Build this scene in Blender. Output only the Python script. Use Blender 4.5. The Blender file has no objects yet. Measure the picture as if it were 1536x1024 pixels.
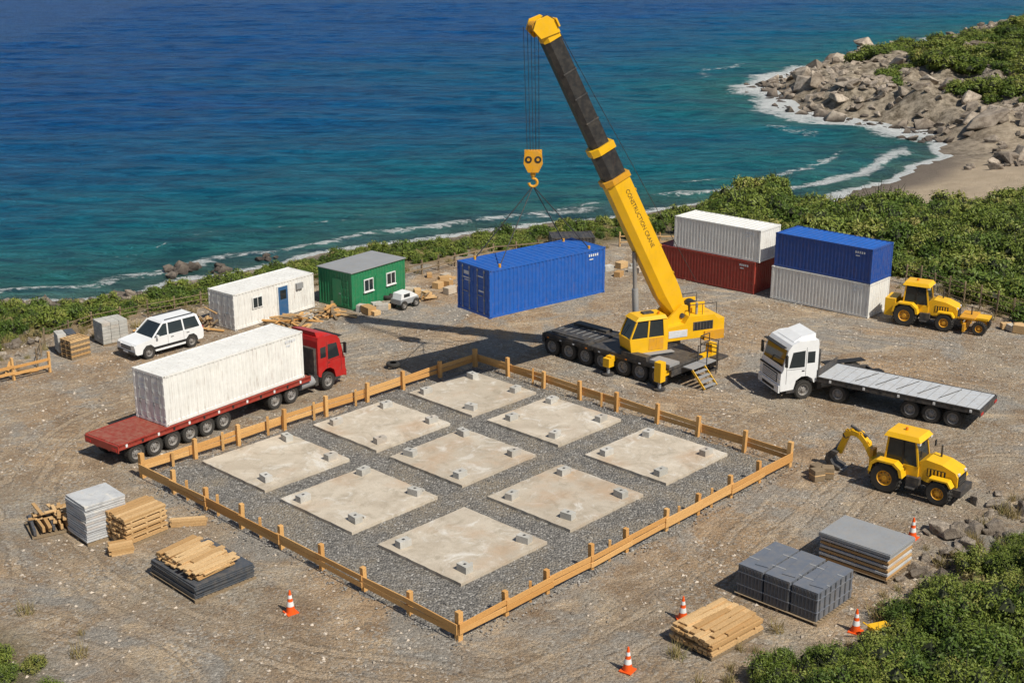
import bpy, math, random
import numpy as np
from mathutils import Vector, Matrix
random.seed(7); rng=np.random.default_rng(7)
scene=bpy.context.scene
R=math.radians

# ------------------------------------------------------------------ materials
def newmat(name):
    m=bpy.data.materials.new(name); m.use_nodes=True
    nt=m.node_tree; b=nt.nodes['Principled BSDF']
    return m,nt,nt.nodes,nt.links,b
def noise(N,L,vec,scale,detail=4,rough=.55,dist=0):
    n=N.new('ShaderNodeTexNoise'); n.inputs['Scale'].default_value=scale
    n.inputs['Detail'].default_value=min(detail,6); n.inputs['Roughness'].default_value=rough
    n.inputs['Distortion'].default_value=dist
    L.new(vec,n.inputs['Vector']); return n.outputs['Fac']
def mapping(N,L,vec,scale=(1,1,1),rot=(0,0,0)):
    n=N.new('ShaderNodeMapping'); n.inputs['Scale'].default_value=scale; n.inputs['Rotation'].default_value=rot
    L.new(vec,n.inputs['Vector']); return n.outputs['Vector']
def ramp(N,L,fac,stops,interp='LINEAR'):
    n=N.new('ShaderNodeValToRGB'); cr=n.color_ramp; cr.interpolation=interp
    while len(cr.elements)<len(stops): cr.elements.new(.5)
    for e,(p,c) in zip(cr.elements,stops):
        e.position=p; e.color=(tuple(c)[:3]+(1,)) if hasattr(c,'__len__') else (c,c,c,1)
    L.new(fac,n.inputs['Fac']); return n.outputs['Color']
def mix(N,L,fac,a,b,mode='MIX'):
    n=N.new('ShaderNodeMix'); n.data_type='RGBA'; n.blend_type=mode
    for key,v in ((0,fac),(6,a),(7,b)):
        if hasattr(v,'links'): L.new(v,n.inputs[key])
        elif key==0: n.inputs[0].default_value=v
        else: n.inputs[key].default_value=tuple(v)[:3]+(1,)
    return n.outputs[2]
def mth(N,L,op,a,b=0.0,clamp=False):
    n=N.new('ShaderNodeMath'); n.operation=op; n.use_clamp=clamp
    for i,v in enumerate((a,b)):
        if hasattr(v,'links'): L.new(v,n.inputs[i])
        else: n.inputs[i].default_value=v
    return n.outputs[0]
def attr(N,name,out='Fac'):
    n=N.new('ShaderNodeAttribute'); n.attribute_name=name; return n.outputs[out]
def bump(N,L,h,strength,dist,b,prev=None):
    n=N.new('ShaderNodeBump'); n.inputs['Strength'].default_value=strength; n.inputs['Distance'].default_value=dist
    L.new(h,n.inputs['Height'])
    if prev: L.new(prev,n.inputs['Normal'])
    if b: L.new(n.outputs['Normal'],b.inputs['Normal'])
    return n.outputs['Normal']
def ocoord(N): return N.new('ShaderNodeTexCoord').outputs['Object']

def paint(name,col,rough=.45,rust=.35,dust=.35,metal=0.0,rustcol=(.16,.07,.03),dustcol=(.34,.28,.20)):
    m,nt,N,L,b=newmat(name); tc=ocoord(N)
    c=mix(N,L,noise(N,L,tc,.9,5),tuple(x*.8 for x in col),tuple(min(1,x*1.12) for x in col))
    st=noise(N,L,mapping(N,L,tc,(4,4,.45)),2.2,6,.65)
    c=mix(N,L,mth(N,L,'MULTIPLY',ramp(N,L,st,[(.56,0),(.72,1)]),rust),c,rustcol)
    du=noise(N,L,tc,3.2,6,.7)
    c=mix(N,L,mth(N,L,'MULTIPLY',ramp(N,L,du,[(.42,0),(.75,1)]),dust),c,dustcol)
    L.new(c,b.inputs['Base Color']); b.inputs['Metallic'].default_value=metal
    L.new(mth(N,L,'ADD',mth(N,L,'MULTIPLY',du,.3),rough-.1),b.inputs['Roughness'])
    bump(N,L,noise(N,L,tc,5,4),.15,.02,b)
    return m
def plankmat(name,c0,c1,sc=(6,6,6)):
    m,nt,N,L,b=newmat(name); tc=ocoord(N)
    c=mix(N,L,attr(N,'rnd'),c0,c1)
    g=noise(N,L,mapping(N,L,tc,sc),3,6,.7)
    c=mix(N,L,ramp(N,L,g,[(.35,.0),(.75,.7)]),c,tuple(x*.45 for x in c0))
    L.new(c,b.inputs['Base Color']); b.inputs['Roughness'].default_value=.8
    bump(N,L,g,.4,.01,b); return m
def concrete(name,c0,c1,stain=(.16,.14,.11),bs=.4):
    m,nt,N,L,b=newmat(name); tc=ocoord(N)
    r=attr(N,'rnd')
    wv=mth(N,L,'MULTIPLY',r,37.0)
    ad=N.new('ShaderNodeVectorMath'); ad.operation='ADD'; L.new(tc,ad.inputs[0]); cmb=N.new('ShaderNodeCombineXYZ'); L.new(wv,cmb.inputs[0]); L.new(wv,cmb.inputs[2]); L.new(cmb.outputs[0],ad.inputs[1]); tv=ad.outputs[0]
    c=mix(N,L,ramp(N,L,noise(N,L,tv,.5,6,.65,.6),[(.35,0),(.62,1)]),c0,c1)
    c=mix(N,L,mth(N,L,'MULTIPLY',r,.4),c,tuple(x*.78 for x in c0))
    c=mix(N,L,ramp(N,L,noise(N,L,tv,1.1,6,.75,.8),[(.5,0),(.75,.8)]),c,stain)
    c=mix(N,L,ramp(N,L,noise(N,L,tv,.7,6,.7,1.4),[(.54,0),(.68,.85)]),c,(.64,.61,.55))
    c=mix(N,L,ramp(N,L,noise(N,L,tv,.4,5,.6),[(.52,0),(.7,.5)]),c,(.44,.28,.16))
    g=noise(N,L,tc,24,6,.7)
    c=mix(N,L,ramp(N,L,g,[(.3,.5),(.5,0)]),c,tuple(x*.5 for x in c0))
    L.new(c,b.inputs['Base Color']); b.inputs['Roughness'].default_value=.88
    bump(N,L,g,bs,.015,b); return m
def simple(name,col,rough=.5,metal=0.0,spec=.5):
    m,nt,N,L,b=newmat(name); tc=ocoord(N)
    c=mix(N,L,noise(N,L,tc,4,5,.6),tuple(x*.7 for x in col),tuple(min(1,x*1.25) for x in col))
    L.new(c,b.inputs['Base Color']); b.inputs['Roughness'].default_value=rough
    b.inputs['Metallic'].default_value=metal; return m

M={}
M['blue']=paint('blue_painted_steel',(.008,.10,.42),.42,.3,.10)
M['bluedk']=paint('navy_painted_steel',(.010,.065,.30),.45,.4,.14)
M['white']=paint('white_painted_steel',(.78,.77,.73),.45,.5,.18)
M['wcab']=paint('white_cab_paint',(.80,.81,.81),.3,.05,.10)
M['red']=paint('red_oxide_steel',(.32,.032,.02),.5,.4,.18)
M['redcab']=paint('red_cab_paint',(.44,.015,.015),.3,.1,.1)
M['green']=paint('green_painted_steel',(.012,.20,.08),.5,.35,.12)
M['yellow']=paint('yellow_machine_paint',(.85,.47,.006),.36,.14,.09)
M['dyel']=paint('worn_yellow_paint',(.68,.32,.01),.45,.4,.22)
M['dark']=paint('dark_chassis_steel',(.035,.035,.038),.5,.25,.3)
M['black']=paint('black_boom_steel',(.022,.022,.024),.4,.1,.12)
M['grey']=paint('grey_steel',(.28,.29,.30),.5,.3,.3)
M['deck']=paint('worn_steel_deck',(.50,.52,.54),.5,.5,.4)
M['reddeck']=paint('worn_red_deck',(.27,.05,.03),.6,.5,.4)
M['tyre']=simple('dusty_tyre_rubber',(.035,.032,.028),.85)
M['rim']=paint('wheel_rim_steel',(.24,.23,.22),.45,.4,.4)
M['glass']=simple('tinted_glass',(.02,.028,.032),.06)
M['lamp']=simple('headlamp_glass',(.7,.7,.68),.15)
M['amber']=simple('amber_lamp',(.7,.2,.01),.3)
M['rubber']=simple('black_rubber',(.015,.015,.015),.7)
M['wood']=plankmat('new_pine_timber',(.60,.30,.085),(.76,.45,.17))
M['wood2']=plankmat('weathered_lumber',(.48,.28,.11),(.74,.50,.25))
M['wood3']=plankmat('old_grey_pallet_wood',(.18,.13,.08),(.34,.25,.15))
M['conc']=concrete('slab_concrete',(.44,.375,.29),(.58,.51,.41),stain=(.25,.21,.15))
M['block']=concrete('block_concrete',(.42,.41,.37),(.54,.52,.48),stain=(.25,.23,.2),bs=.6)
M['panel']=concrete('grey_fibre_panel',(.46,.47,.48),(.58,.59,.59),stain=(.25,.25,.25),bs=.2)
M['wrap']=paint('grey_plastic_wrap',(.14,.155,.185),.3,.05,.25)
M['dpanel']=paint('dark_sheet_steel',(.06,.07,.085),.4,.15,.25)
M['orange']=simple('orange_cone_plastic',(.85,.10,.008),.5)
M['wtape']=simple('white_reflective_band',(.75,.75,.73),.4)
M['decal']=simple('white_decal',(.6,.62,.65),.5)
M['ddecal']=simple('dark_decal',(.10,.06,.02),.5)
M['rope']=simple('steel_cable',(.03,.03,.03),.5)
M['winf']=simple('white_window_frame',(.7,.7,.68),.5)
M['bdoor']=paint('blue_door_paint',(.02,.10,.24),.5,.1,.15)

# ------------------------------------------------------------------ mesh builder
class MB:
    def __init__(s): s.v=[];s.f=[];s.mi=[];s.sm=[];s.r=[];s.mats=[];s.T=Matrix()
    def mid(s,k):
        if k not in s.mats: s.mats.append(k)
        return s.mats.index(k)
    def add(s,vs,fs,mat,smooth=False,r=None):
        o=len(s.v); T=s.T
        s.v+= [tuple(T@Vector(p)) for p in vs]
        i=s.mid(mat); r=random.random() if r is None else r
        for f in fs:
            s.f.append([o+a for a in f]); s.mi.append(i); s.sm.append(smooth); s.r.append(r)
    def hexa(s,p,mat):
        s.add(p,[(3,2,1,0),(4,5,6,7),(0,1,5,4),(1,2,6,5),(2,3,7,6),(3,0,4,7)],mat)
    def box(s,x0,x1,y0,y1,z0,z1,mat):
        s.hexa([(x0,y0,z0),(x1,y0,z0),(x1,y1,z0),(x0,y1,z0),(x0,y0,z1),(x1,y0,z1),(x1,y1,z1),(x0,y1,z1)],mat)
    def taper(s,a,b,mat):  # a,b=(x0,x1,y0,y1,z)
        s.hexa([(a[0],a[2],a[4]),(a[1],a[2],a[4]),(a[1],a[3],a[4]),(a[0],a[3],a[4]),
                (b[0],b[2],b[4]),(b[1],b[2],b[4]),(b[1],b[3],b[4]),(b[0],b[3],b[4])],mat)
    def rbox(s,c,size,rz,mat,rx=0,ry=0):
        T0=s.T; s.T=T0@Matrix.Translation(c)@Matrix.Rotation(rz,4,'Z')@Matrix.Rotation(ry,4,'Y')@Matrix.Rotation(rx,4,'X')
        a,b,c2=[q/2 for q in size]; s.box(-a,a,-b,b,-c2,c2,mat); s.T=T0
    def beam(s,p0,p1,w,h,mat,w1=None,h1=None,up=(0,0,1)):
        p0=Vector(p0);p1=Vector(p1); u=(p1-p0).normalized(); up=Vector(up)
        a=u.cross(up)
        if a.length<1e-3: a=u.cross(Vector((1,0,0)))
        a.normalize(); c=a.cross(u).normalized(); w1=w if w1 is None else w1; h1=h if h1 is None else h1
        vs=[p0-a*w/2-c*h/2,p0+a*w/2-c*h/2,p0+a*w/2+c*h/2,p0-a*w/2+c*h/2,
            p1-a*w1/2-c*h1/2,p1+a*w1/2-c*h1/2,p1+a*w1/2+c*h1/2,p1-a*w1/2+c*h1/2]
        s.hexa(vs,mat)
    def cyl(s,p0,p1,r,mat,n=12,r1=None):
        p0=Vector(p0);p1=Vector(p1); u=(p1-p0).normalized(); r1=r if r1 is None else r1
        a=u.cross(Vector((0,0,1)))
        if a.length<1e-3: a=Vector((1,0,0))
        a.normalize(); c=u.cross(a)
        vs=[];
        for k in range(n):
            t=2*math.pi*k/n; d=a*math.cos(t)+c*math.sin(t); vs+= [p0+d*r,p1+d*r1]
        fs=[(2*k,2*((k+1)%n),2*((k+1)%n)+1,2*k+1) for k in range(n)]
        rr=random.random()
        s.add(vs,fs,mat,True,rr)
        s.add(vs,[tuple(range(0,2*n,2)),tuple(range(2*n-1,0,-2))],mat,False,rr)
    def lathe(s,c,prof,mats,n=24):  # axis y ; prof [(r,y)], mats per segment
        c=Vector(c)
        for j in range(len(prof)-1):
            vs=[];
            for k in range(n):
                t=2*math.pi*k/n
                for (r,y) in (prof[j],prof[j+1]):
                    vs.append(c+Vector((r*math.cos(t),y,r*math.sin(t))))
            s.add(vs,[(2*k,2*((k+1)%n),2*((k+1)%n)+1,2*k+1) for k in range(n)],mats[j],True)
    def wheel(s,c,r,w,rimk='rim',lugs=False,rr=.58):
        q=r*rr; h=w/2
        prof=[(.01,h-.03),(r*.16,h-.03),(r*.18,h-.08),(q*.8,h-.13),(q,h-.02),(q*1.04,h-.02),(r*.92,h),(r,h*.72),(r,-h*.72),(r*.92,-h),(q*1.04,-h+.02),(q,-h+.02),(q*.8,-h+.13),(r*.18,-h+.08),(r*.16,-h+.03),(.01,-h+.03)]
        mats=[rimk]*5+['tyre']*5+[rimk]*5
        s.lathe(c,prof,mats)
        for k in range(8):
            t=2*math.pi*k/8
            for sg in (1,-1):
                p=Vector(c)+Vector((r*.36*math.cos(t),sg*(h-.09),r*.36*math.sin(t)))
                s.cyl(p,p+Vector((0,sg*.03,0)),r*.04,'dark',6)
        n=22 if lugs else 30
        for k in range(n):
            t=2*math.pi*k/n
            for sg in (1,-1):
                T0=s.T; s.T=T0@Matrix.Translation(c)@Matrix.Rotation(-t-(.07*sg if lugs else 0),4,'Y')
                d=.045 if lugs else .015
                s.box(r-.01,r+d,(0.02 if sg>0 else -h*.9),(h*.9 if sg>0 else -.02),-.045*r*1.3,.045*r*1.3,'tyre'); s.T=T0
    def prism(s,prof,y0,y1,mat,y0t=None):
        n=len(prof)
        vs=[(x,y0,z) for x,z in prof]+[(x,y1,z) for x,z in prof]
        fs=[(k,(k+1)%n,n+(k+1)%n,n+k) for k in range(n)]+[tuple(range(n-1,-1,-1)),tuple(range(n,2*n))]
        s.add(vs,fs,mat)
    def build(s,name,loc=(0,0,0),rot=0,bevel=0,parent=None,seg=2):
        me=bpy.data.meshes.new(name); me.from_pydata(s.v,[],s.f)
        for k in s.mats: me.materials.append(M[k])
        me.polygons.foreach_set('material_index',s.mi); me.polygons.foreach_set('use_smooth',s.sm)
        a=me.attributes.new('rnd','FLOAT','FACE'); a.data.foreach_set('value',s.r)
        me.update()
        ob=bpy.data.objects.new(name,me); scene.collection.objects.link(ob)
        ob.location=loc; ob.rotation_euler=(0,0,R(rot))
        if bevel:
            md=ob.modifiers.new('bevel','BEVEL'); md.width=bevel; md.segments=seg; md.limit_method='ANGLE'; md.angle_limit=R(40); md.use_clamp_overlap=True
        if parent: ob.parent=parent
        return ob

# ------------------------------------------------------------------ terrain functions
def vn(x,y,seed=0):
    x=np.asarray(x,float);y=np.asarray(y,float)
    xi=np.floor(x).astype(np.int64);yi=np.floor(y).astype(np.int64);xf=x-xi;yf=y-yi
    xf=xf*xf*(3-2*xf);yf=yf*yf*(3-2*yf)
    def h(a,b):
        n=(a*374761393+b*668265263+seed*974634777)&0xffffffff
        n=((n^(n>>13))*1274126177)&0xffffffff
        return ((n^(n>>16))&0xffff)/65535.0
    return (h(xi,yi)*(1-xf)+h(xi+1,yi)*xf)*(1-yf)+(h(xi,yi+1)*(1-xf)+h(xi+1,yi+1)*xf)*yf
def fbm(x,y,o=4,seed=0):
    s=0;a=.5
    for k in range(o): s=s+a*vn(x*2**k,y*2**k,seed+k); a*=.5
    return s
def ss(a,b,x):
    t=np.clip((np.asarray(x,float)-a)/(b-a),0,1); return t*t*(3-2*t)
def polysdf(x,y,P):
    x=np.asarray(x,float);y=np.asarray(y,float)
    dm=np.full(x.shape,1e18); ins=np.zeros(x.shape,bool); n=len(P)
    for i in range(n):
        ax,ay=P[i];bx,by=P[(i+1)%n]
        ex,ey=bx-ax,by-ay; L2=ex*ex+ey*ey
        t=np.clip(((x-ax)*ex+(y-ay)*ey)/L2,0,1)
        dm=np.minimum(dm,(x-ax-t*ex)**2+(y-ay-t*ey)**2)
        if ay!=by:
            c=((ay>y)!=(by>y))&(x<(bx-ax)*(y-ay)/(by-ay)+ax); ins^=c
    return np.where(ins,1,-1)*np.sqrt(dm)
LAND=[(-6000,-20),(-400,60),(-120,84),(-60,96),(-41,101.0),(-34.7,103),(-29.4,107.5),(-25.6,111),(-17.6,118),(-3.1,127),(8.9,133),(17.2,138.5),(25.9,141),(33.1,142),(38,145),(44,152.5),(51.8,163.5),(57.9,177.9),(57.6,189),(51.4,198.5),(44.7,209),(45.4,235.5),(58.2,257.5),(70,274),(90.6,293),(104.6,324),(131,351),(200,420),(400,600),(6000,3500),(6000,-4000),(-6000,-4000)]
YARD=[(-90,66),(-32,80),(-29.8,84),(-27.8,86.5),(-21.7,91.6),(-14.8,97),(-8.8,101),(-2.6,106),(6.4,109),(13,110.5),(20,105.5),(29,98.5),(32,93),(34.6,87),(60,78),(60,60),(30,59),(23.7,56.4),(18.6,52.6),(15.2,48.8),(13.2,45.7),(8.1,44.0),(7.1,20),(-15,20),(-15.6,42.3),(-19.6,47.0),(-45,50),(-90,56)]
def coastd(x,y):
    return polysdf(x,y,LAND)+(fbm(np.asarray(x)/7,np.asarray(y)/7,3,5)-.45)*5
def height(x,y,d=None):
    x=np.asarray(x,float);y=np.asarray(y,float)
    if d is None: d=coastd(x,y)
    wl=1-ss(18,30,x)
    hm=-3+3*ss(-.5,9,d)*(1-wl)+wl*3*np.clip((d+.5)/17,0,1)
    wb=ss(24,34,x)*(1-ss(170,185,y))
    hb=-3+3*ss(-1,28,d)
    wh=ss(168,195,y)*ss(38,50,x)
    hh=-3+3.5*ss(-.5,8,d)+6.5*ss(6,50,d)+((fbm(x/6,y/6,4,9)-.45)*3.4+(vn(x/1.7,y/1.7,19)-.5)*1.5)*ss(0,5,d)
    h=hm*(1-wb)+hb*wb; h=h*(1-wh)+hh*wh
    h=np.where(d<0,-3+np.maximum(d*.35,-5)-.15,h)
    dy=polysdf(x,y,YARD)
    h=h+ss(0,6,-dy)*ss(8,14,d)*(fbm(x/5,y/5,3,3)-.5)*.9*(1-wh)
    h=h+1.6*ss(0,9,-dy)*ss(4,10,x)*(1-ss(60,70,y))
    pad=polysdf(x,y,PADP)
    h=h+ss(0,2,-pad)*(fbm(x/2.2,y/2.2,3,8)-.45)*.12*ss(0,4,d)
    return h
B0=Vector((-2.06,45.8)); E1=Vector((.69,.724)); E2=Vector((-.724,.69)); LE1=23.3; LE2=22.5
def pad(a,b): p=B0+E1*a+E2*b; return (p.x,p.y)
PADP=[pad(-.6,-.6),pad(LE1+.6,-.6),pad(LE1+.6,LE2+.6),pad(-.6,LE2+.6)]

TR=[[(-60,62),(-34,69),(-25,74.5),(-14,80),(-6,86),(2,92),(10,94),(18,88.5),(30,82),(50,76)],
    [(-60,55),(-40,59),(-27,60),(-22,56),(-16,49),(-8,44.5),(2,41),(10,30)],
    [(-8,36),(6,47.5),(11,55),(16,63.5),(14.5,70),(8,73),(0,80),(-8,84)],
    [(50,58),(30,64),(23,64.5),(17,60),(11,51),(4,43),(-4,34)],
    [(-22,40),(-20,50),(-24,60),(-23,70),(-14,77),(-5,83)],
    [(45,72),(32,74),(24,78),(16,84),(8,90)],
    [(-34,50),(-27,54),(-23,49),(-14,45),(-10,38)]]
def smooth(P,n=8):
    out=[]
    for i in range(len(P)-1):
        p0=P[max(i-1,0)];p1=P[i];p2=P[i+1];p3=P[min(i+2,len(P)-1)]
        for k in range(n):
            t=k/n
            out.append(tuple(.5*((2*p1[j])+(-p0[j]+p2[j])*t+(2*p0[j]-5*p1[j]+4*p2[j]-p3[j])*t*t+(-p0[j]+3*p1[j]-3*p2[j]+p3[j])*t**3) for j in (0,1)))
    out.append(P[-1]); return out
def lined(x,y,P):
    dm=np.full(x.shape,1e18)
    for i in range(len(P)-1):
        ax,ay=P[i];bx,by=P[i+1];ex,ey=bx-ax,by-ay;L2=ex*ex+ey*ey+1e-9
        t=np.clip(((x-ax)*ex+(y-ay)*ey)/L2,0,1)
        dm=np.minimum(dm,(x-ax-t*ex)**2+(y-ay-t*ey)**2)
    return np.sqrt(dm)
def axisc(segs):
    out=[]
    for a,b,st in segs: out+=list(np.arange(a,b,st))
    out.append(segs[-1][1]); return np.array(out)
def gridmesh(name,xs,ys,zf,mat):
    X,Y=np.meshgrid(xs,ys); x=X.ravel();y=Y.ravel(); z,attrs=zf(x,y)
    me=bpy.data.meshes.new(name); nx,ny=len(xs),len(ys)
    co=np.stack([x,y,z],1).ravel()
    idx=np.arange(nx*ny).reshape(ny,nx)
    q=np.stack([idx[:-1,:-1],idx[:-1,1:],idx[1:,1:],idx[1:,:-1]],-1).reshape(-1,4)
    me.vertices.add(nx*ny); me.vertices.foreach_set('co',co)
    me.loops.add(q.size); me.loops.foreach_set('vertex_index',q.ravel())
    me.polygons.add(len(q)); me.polygons.foreach_set('loop_start',np.arange(0,q.size,4)); me.polygons.foreach_set('loop_total',np.full(len(q),4))
    me.update(calc_edges=True); me.validate()
    me.polygons.foreach_set('use_smooth',np.ones(len(q),bool))
    for k,v in attrs.items():
        a=me.attributes.new(k,'FLOAT','POINT'); a.data.foreach_set('value',v.astype(np.float32))
    me.materials.append(mat)
    ob=bpy.data.objects.new(name,me); scene.collection.objects.link(ob); return ob

# ground material
m,nt,N,L,b=newmat('sandy_gravel_ground'); tc=ocoord(N)
big=noise(N,L,tc,.06,5,.6,.6)
c=mix(N,L,ramp(N,L,big,[(.40,0),(.58,1)]),(.53,.36,.21),(.42,.36,.275))
med=noise(N,L,tc,.42,6,.68,.5)
c=mix(N,L,ramp(N,L,med,[(.38,.0),(.62,.95)]),c,(.28,.19,.115))
c=mix(N,L,ramp(N,L,noise(N,L,tc,.15,6,.65,.4),[(.5,0),(.58,.85)]),c,(.33,.315,.285))
c=mix(N,L,ramp(N,L,noise(N,L,mapping(N,L,tc,(1,1.6,1)),.28,6,.7,.6),[(.54,0),(.66,.85)]),c,(.66,.51,.34))
tr=attr(N,'track'); wob=noise(N,L,tc,.5,5,.7)
tw=mth(N,L,'ADD',tr,mth(N,L,'MULTIPLY',mth(N,L,'SUBTRACT',wob,.5),1.0))
rut=ramp(N,L,mth(N,L,'DIVIDE',tw,4.0),[(0,.15),(.10,.1),(.16,1),(.24,1),(.30,.05),(.40,.0),(.44,.7),(.52,.7),(.58,0)])
brk=ramp(N,L,noise(N,L,tc,.22,5,.65),[(.40,.0),(.56,1)])
rut=mth(N,L,'MULTIPLY',rut,brk)
c=mix(N,L,mth(N,L,'MULTIPLY',rut,.5),c,(.62,.48,.33))
edge=ramp(N,L,mth(N,L,'DIVIDE',tw,4.0),[(0,0),(.11,0),(.14,1),(.165,0),(.235,0),(.265,1),(.31,0),(.41,0),(.435,.8),(.46,0)])
c=mix(N,L,mth(N,L,'MULTIPLY',mth(N,L,'MULTIPLY',edge,brk),.55),c,(.15,.105,.065))
rib=mth(N,L,'SINE',mth(N,L,'MULTIPLY',tw,26))
c=mix(N,L,mth(N,L,'MULTIPLY',mth(N,L,'MULTIPLY',mth(N,L,'MULTIPLY',ramp(N,L,mth(N,L,'DIVIDE',tr,4.0),[(.35,1),(.75,0)]),ramp(N,L,rib,[(.3,0),(.9,1)])),brk),.2),c,(.18,.13,.085))
v=N.new('ShaderNodeTexVoronoi'); v.inputs['Scale'].default_value=7.5; L.new(tc,v.inputs['Vector'])
vs=N.new('ShaderNodeSeparateColor'); L.new(v.outputs['Color'],vs.inputs[0])
st=mth(N,L,'MULTIPLY',ramp(N,L,vs.outputs[0],[(.55,0),(.65,1)]),ramp(N,L,noise(N,L,tc,.3,6,.7),[(.36,.1),(.6,1)]))
c=mix(N,L,mth(N,L,'MULTIPLY',st,.65),c,mix(N,L,vs.outputs[1],(.15,.135,.115),(.66,.61,.53)))
fine=noise(N,L,tc,14,6,.8)
c=mix(N,L,ramp(N,L,fine,[(.34,.9),(.52,0)]),c,(.12,.09,.06))
c=mix(N,L,ramp(N,L,fine,[(.55,0),(.72,.5)]),c,(.70,.61,.48))
gz_=attr(N,'veg'); c=mix(N,L,mth(N,L,'MULTIPLY',gz_,.85),c,mix(N,L,noise(N,L,tc,1.2,6,.7),(.06,.065,.025),(.22,.17,.09)))
sz=attr(N,'sand'); c=mix(N,L,sz,c,mix(N,L,noise(N,L,tc,.35,6,.7),(.30,.23,.155),(.58,.47,.34)))
wz=attr(N,'wet'); c=mix(N,L,mth(N,L,'MULTIPLY',wz,.85),c,(.12,.10,.085))
rz=attr(N,'rock'); c=mix(N,L,rz,c,mix(N,L,ramp(N,L,noise(N,L,tc,.7,6,.75),[(.38,0),(.62,1)]),(.10,.08,.055),(.44,.37,.28)))
L.new(c,b.inputs['Base Color']); b.inputs['Roughness'].default_value=.95; b.inputs['Specular IOR Level'].default_value=.2
n1=bump(N,L,med,.8,.35,None)
n2=bump(N,L,mth(N,L,'SUBTRACT',edge,rut),.45,.07,None,n1)
n2b=bump(N,L,rib,.15,.03,None,n2)
bump(N,L,mth(N,L,'ADD',fine,mth(N,L,'MULTIPLY',v.outputs['Distance'],-.6)),1.0,.11,b,n2b)
GM=m
def tf(x,y):
    d=coastd(x,y); z=height(x,y,d); dy=polysdf(x,y,YARD)
    t=np.full(x.shape,9.0)
    near=(np.abs(x)<70)&(y>25)&(y<110)
    for P in TR:
        q=np.full(x.shape,9.0); q[near]=lined(x[near],y[near],smooth(P)); t=np.minimum(t,q)
    wh=ss(172,190,y)*ss(38,50,x)
    beach=ss(26,32,x)*ss(118,128,y+(fbm(x/6,y/6,3,2)-.5)*14)*(1-wh)
    veg=np.clip(ss(-.5,2.5,-dy+(fbm(x/2,y/2,3,4)-.5)*3),0,1)*(1-beach)*ss(2,6,d)*(1-wh)
    veg=np.maximum(veg,wh*ss(12,22,d)*.75)
    rock=np.maximum(wh*(1-ss(18,32,d)*.6),(1-ss(1,5,d))*(x<26))
    rock=np.maximum(rock,ss(52,58,x)*ss(156,166,y)*(1-ss(24,36,d))*.6)
    wet=(1-ss(2,7,d))*(1-wh*.8)
    return z,dict(track=t,veg=veg,sand=beach,wet=wet,rock=rock)
xs=axisc([(-6000,-1000,1000),(-1000,-200,100),(-200,-48,4),(-48,42,.45),(42,120,1.0),(120,240,6),(240,1000,80),(1000,6000,1000)])
ys=axisc([(-4000,-500,500),(-500,0,50),(0,34,4),(34,112,.45),(112,300,1.2),(300,460,6),(460,1500,80),(1500,4000,500)])
ground=gridmesh('ground',xs,ys,tf,GM)

# sea
m,nt,N,L,b=newmat('sea_water'); tc=ocoord(N)
cd=attr(N,'coast')
lowf=noise(N,L,mapping(N,L,tc,(.6,1.6,1)),.02,4,.6,.5)
dd=mth(N,L,'MULTIPLY',cd,mth(N,L,'ADD',mth(N,L,'MULTIPLY',lowf,1.1),.45))
c=ramp(N,L,mth(N,L,'DIVIDE',dd,330.0),[(0,(.12,.22,.17)),(.02,(.04,.21,.20)),(.06,(.008,.185,.235)),(.14,(.003,.14,.285)),(.32,(.002,.095,.32)),(1,(.003,.07,.29))])
w0=noise(N,L,mapping(N,L,tc,(.22,1.1,1),(0,0,R(3))),.16,4,.6,.4)
w1=noise(N,L,mapping(N,L,tc,(.38,1.25,1),(0,0,R(8))),.6,6,.72,.4)
w2=noise(N,L,mapping(N,L,tc,(.5,1.3,1),(0,0,R(-14))),2.0,6,.75,.3)
c=mix(N,L,ramp(N,L,w1,[(.40,.85),(.52,0)]),c,mix(N,L,.65,c,(.0,.018,.075)))
c=mix(N,L,ramp(N,L,w0,[(.37,.7),(.5,0)]),c,mix(N,L,.5,c,(.0,.028,.11)))
c=mix(N,L,ramp(N,L,w1,[(.54,0),(.66,.6)]),c,mix(N,L,.28,c,(.08,.42,.58)))
c=mix(N,L,ramp(N,L,w2,[(.54,0),(.68,.6)]),c,mix(N,L,.3,c,(.14,.48,.62)))
sb=mth(N,L,'MULTIPLY',ramp(N,L,noise(N,L,tc,.12,6,.65),[(.45,0),(.58,1)]),ramp(N,L,mth(N,L,'DIVIDE',cd,24.0),[(.0,1),(.8,0)]))
c=mix(N,L,mth(N,L,'MULTIPLY',sb,.6),c,(.02,.07,.065))
fo=attr(N,'surf')
fa=noise(N,L,mapping(N,L,tc,(.8,1.2,1)),.6,6,.78,1.2)
foam=mth(N,L,'SUBTRACT',mth(N,L,'ADD',fo,fa),.97)
foam=ramp(N,L,foam,[(.0,0),(.08,.75),(.22,1)])
wc=mth(N,L,'MULTIPLY',ramp(N,L,w1,[(.70,0),(.76,1)]),ramp(N,L,w2,[(.52,0),(.60,.4)]))
foam=mth(N,L,'MAXIMUM',foam,wc)
c=mix(N,L,foam,c,(.82,.85,.84))
L.new(c,b.inputs['Base Color'])
L.new(mth(N,L,'ADD',mth(N,L,'MULTIPLY',foam,.5),.28),b.inputs['Roughness'])
b.inputs['IOR'].default_value=1.16; b.inputs['Specular IOR Level'].default_value=.5
n0=bump(N,L,w0,.7,2.4,None)
n1=bump(N,L,w1,1.0,1.8,None,n0)
bump(N,L,w2,1.0,.6,b,n1)
SM=m
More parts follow.
